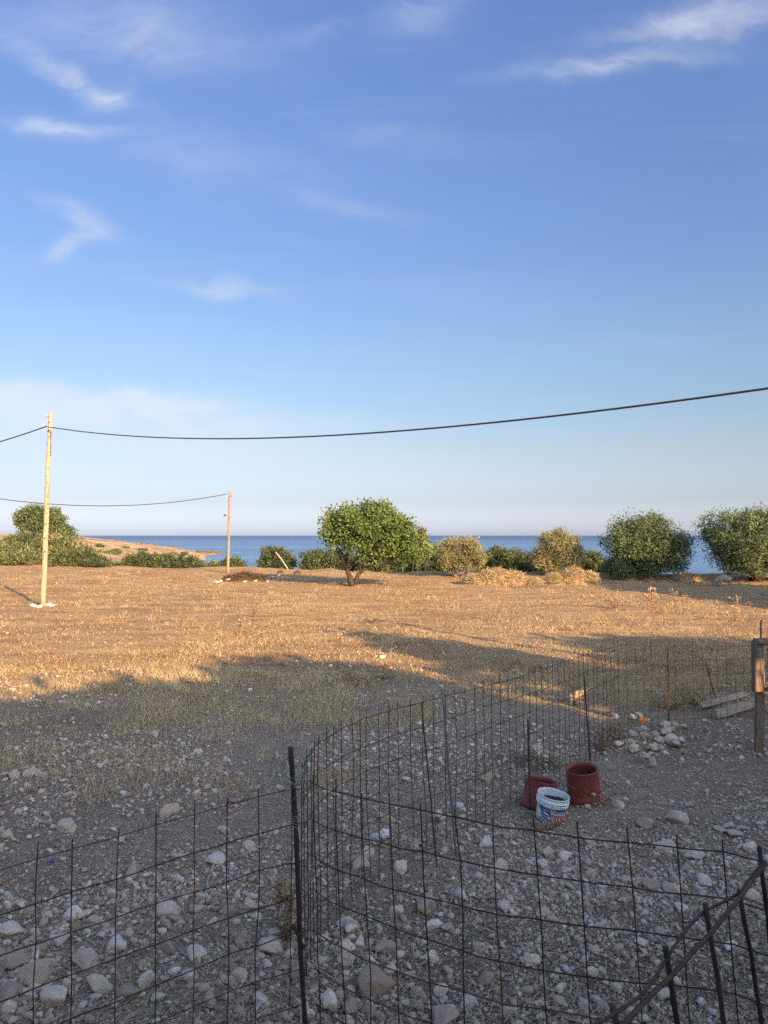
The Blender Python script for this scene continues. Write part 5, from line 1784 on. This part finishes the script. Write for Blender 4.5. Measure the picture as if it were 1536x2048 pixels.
k = .62 / .70
sv_ = [(.30, 0, .40), (.10, 0, .40), (-.12, 0, .41), (-.30, 0, .38), (-.40, 0, .30), (-.47, 0, .17), (-.55, 0, .09), (-.60, 0, .05),
       (-.24, .10, .26), (-.26, .10, .13), (-.24, .10, .01), (-.20, -.10, .26), (-.18, -.10, .13), (-.20, -.10, .01),
       (.30, .10, .27), (.35, .10, .15), (.31, .10, .01), (.27, -.10, .27), (.33, -.10, .15), (.29, -.10, .01), (.40, 0, .40), (.44, 0, .28)]
se_ = [(0, 1), (1, 2), (2, 3), (3, 4), (4, 5), (5, 6), (6, 7), (3, 8), (8, 9), (9, 10), (3, 11), (11, 12), (12, 13), (0, 14), (14, 15), (15, 16), (0, 17), (17, 18), (18, 19), (0, 20), (20, 21)]
sr_ = [.19, .21, .21, .175, .12, .075, .06, .035, .06, .032, .026, .06, .032, .026, .07, .034, .026, .07, .034, .026, .06, .03]
sheep_body = skinned('body', sv_, se_, sr_, MAT['wool'], sh)
for s_ in (-1, 1):
    m_ = MB()
    m_.tube(np.array([(-.47, s_ * .05, .18), (-.465, s_ * .10, .17), (-.455, s_ * .15, .145)]), [.012, .026, .006], 6)
    m_.build('ear', MAT['muzzle'], sh, origin=(0, 0, 0), smooth=True)

# ------------------------------------------------------------------ the place behind the camera: house, terrace and the trees that shade the yard
ter = MB().box((-2.0, -1.1, .45), (11, 3.9, .9), None, .02).build('terrace', MAT['concrete'], None)
tag(ter, 'raised concrete terrace in front of the farmhouse', 'terrace', kind='structure')
hs = thing('farmhouse', 'plain white plastered farmhouse with a flat roof behind the terrace', 'house', (-2.75, -5.5, 0))
MB().box((-2.75, -5.5, 2.5), (12.4, 4.9, 5.0), None, .01).build('wall', MAT['plaster'], hs)
MB().box((-2.75, -5.5, 5.1), (12.8, 5.3, .2), None, .02).build('roof', MAT['concrete'], hs)
d_ = MB().box((-1.0, -3.02, 1.95), (1.0, .08, 2.1), None, .008).build('door', MAT['bluepaint'], hs)
MB().box((-.62, -2.96, 1.95), (.03, .08, .12), None, .004).build('handle', MAT['pipe'], d_, origin=(0, 0, 0)).location = -hs.location
for x in (-6.5, -3.8, 1.6):
    w_ = MB().box((x, -3.03, 2.3), (1.0, .06, 1.1), None, .006).build('window', MAT['bluepaint'], hs)
    for s_ in (-1, 1):
        MB().box((x + s_ * .23, -2.995, 2.3), (.40, .02, .95), None, .003).build('pane', MAT['glass'], w_, origin=hs.location)


def shade_tree(label, q, s, lobes_, seed, name='tamarisk_tree', mat='tamarisk', n=650):
    """q across, s along the sunlight (metres from the terrace); lobes are (dq, ds, z, r)"""
    r = np.random.default_rng(seed)
    az = R(SUN_AZ)
    ux, uy = -math.sin(az), -math.cos(az)          # the way the light travels
    vx, vy = -uy * -1, ux * -1
    vx, vy = uy, -ux
    if vx < 0:
        vx, vy = -vx, -vy

    def pos(a, b):
        return a * vx + b * ux, a * vy + b * uy
    x, y = pos(q, s)
    b = np.array((x, y, z1(x, y)))
    bl_ = []
    for dq, ds, z, rr_ in lobes_:
        X0, Y0 = pos(q + dq, s + ds)
        rr_ = rr_ - .33          # clumps and leaves reach this far past the lobe
        bl_.append((X0, Y0, z, rr_, rr_, rr_))
    st_ = []
    for e in bl_[::2]:
        st_.append((bent(b + np.array((r.normal() * .15, r.normal() * .15, -.1)), e[:3], 5, r, .08), np.linspace(.16, .05, 5)))
    return plant(name, label, 'tree', b, bl_, MAT[mat], MAT['bark'], dict(n_clump=int(n * .95), per=26, clump_r=.40, leaf=(.46, .13), up=.2, inner=.5, zmin=.02), st_, r, 'trees shading the yard')


TAN = math.tan(R(SUN_EL))


def hz(s, s0):
    return (s - s0) * TAN


# crown tops are set by where the shadow edges fall on the field
shade_tree('dense tamarisk at the corner of the farmhouse', 3.2, -7, [(-.8, 0, hz(13.5, -7) - 1.0, 1.0), (.3, 0, hz(14.0, -7) - 1.2, 1.2), (1.2, 0, hz(13.3, -7) - 1.15, 1.1), (-1.2, 0, hz(13.4, -7) - .9, .9), (-.5, 0, 4.2, 1.3), (.5, 0, 4.2, 1.5), (1.2, .4, 3.6, 1.3),
           (-.7, .3, 2.4, 1.3), (.7, 0, 2.2, 1.4), (0, 0, 1.0, 1.3), (1.2, 0, 1.0, 1.1), (-1.2, 0, 1.0, 1.0), (-1.5, 0, 4.6, 1.0), (-1.7, 0, 3.2, 1.1), (-1.7, 0, 2.0, 1.1), (1.7, 0, 2.2, 1.1), (1.8, 0, 3.6, 1.0)], 501, n=900)
shade_tree('second tamarisk beside the farmhouse corner tree', 6.6, -7, [(-.7, 0, hz(15.2, -7) - 1.1, 1.1), (.5, 0, hz(14.8, -7) - 1.05, 1.05), (-1.1, 0, 4.6, 1.2), (.3, 0, 4.4, 1.4), (1.0, 0, hz(13.0, -7) - .8, .75), (-.8, .3, 2.6, 1.4), (.6, 0, 2.4, 1.4),
           (-.5, 0, 1.0, 1.3), (.8, 0, 1.0, 1.05), (-1.5, 0, 3.0, 1.0)], 502)
shade_tree('low broad tamarisk bush added to block sun in the gap before the pointed evergreen', 8.9, -2, [(-.6, 0, 2.0, .9), (.4, 0, 2.1, .9), (-.8, 0, 1.0, 1.0), (.5, 0, 1.0, 1.0), (1.0, 0, 1.9, .8)], 508, n=420)  # unseen bush put in so the near ground of the gap stays shaded
shade_tree('tall pointed evergreen past the yard', 10.8, -5, [(-.35, 0, hz(19.8, -5) - .42, .42), (-.3, 0, hz(18.4, -5) - .6, .6), (-.15, 0, hz(16.6, -5) - .8, .85), (0, 0, hz(14.5, -5) - 1, 1.1), (0.1, 0, 4.4, 1.3), (.1, 0, 3.2, 1.35), (.1, 0, 2.0, 1.3), (.1, 0, 1.0, 1.2), (-1.6, 0, 5.3, .48)], 503,
           'cypress_tree', 'lentisk')
shade_tree('spreading tamarisk past the pointed evergreen', 15.2, -5, [(-.9, 0, hz(14.2, -5) - 1.2, 1.2), (.5, 0, hz(14.0, -5) - 1.3, 1.3), (1.8, 0, hz(12.4, -5) - 1.2, 1.2), (2.9, 0, hz(10.6, -5) - 1.1, 1.1), (-1.5, 0, 3.4, 1.1), (0, 0, 3.4, 1.5), (1.6, 0, 3.0, 1.4), (2.9, 0, 2.4, 1.2),
           (-1.4, 0, 1.4, 1.2), (.2, 0, 1.4, 1.4), (1.8, 0, 1.3, 1.3), (3.2, 0, 1.1, 1.1), (-2.2, 0, 4.2, 1.15), (-2.3, 0, 2.8, 1.2), (-2.3, 0, 1.2, 1.2)], 504, n=950)
shade_tree('tamarisk standing past the field edge beyond the largest tamarisk', 35, 14, [(-1, 0, hz(33, 14) - 1.4, 1.4), (.6, 0, hz(34.5, 14) - 1.4, 1.4), (2.2, 0, hz(33, 14) - 1.5, 1.5), (-1.2, 0, 3.2, 1.5), (1, 0, 3.2, 1.8), (-.8, 0, 1.4, 1.3), (1, 0, 1.4, 1.5), (2.6, 0, 2.4, 1.5)], 505)
shade_tree('middle tamarisk of the three beside the field', 31.4, 10, [(-1, 0, hz(26.5, 10) - 1.3, 1.3), (.6, 0, hz(29, 10) - 1.4, 1.4), (1.8, 0, hz(30, 10) - 1.4, 1.3), (-1, 0, 2.8, 1.5), (1, 0, 3.0, 1.6), (0, 0, 1.3, 1.4), (1.8, 0, 1.3, 1.3)], 506)
shade_tree('lowest tamarisk of the three beside the field', 28.4, 6, [(-.8, 0, hz(18.5, 6) - 1.1, 1.1), (.8, 0, hz(22, 6) - 1.2, 1.2), (0, 0, 2.4, 1.4), (0, 0, 1.2, 1.4), (1.3, 0, 2.2, 1.3)], 507, n=480)

SC.cycles.use_denoising = False
SC.cycles.max_bounces = 5
SC.cycles.caustics_reflective = False
SC.cycles.caustics_refractive = False
SC.cycles.sample_clamp_indirect = 3.0
SC.render.film_transparent = False
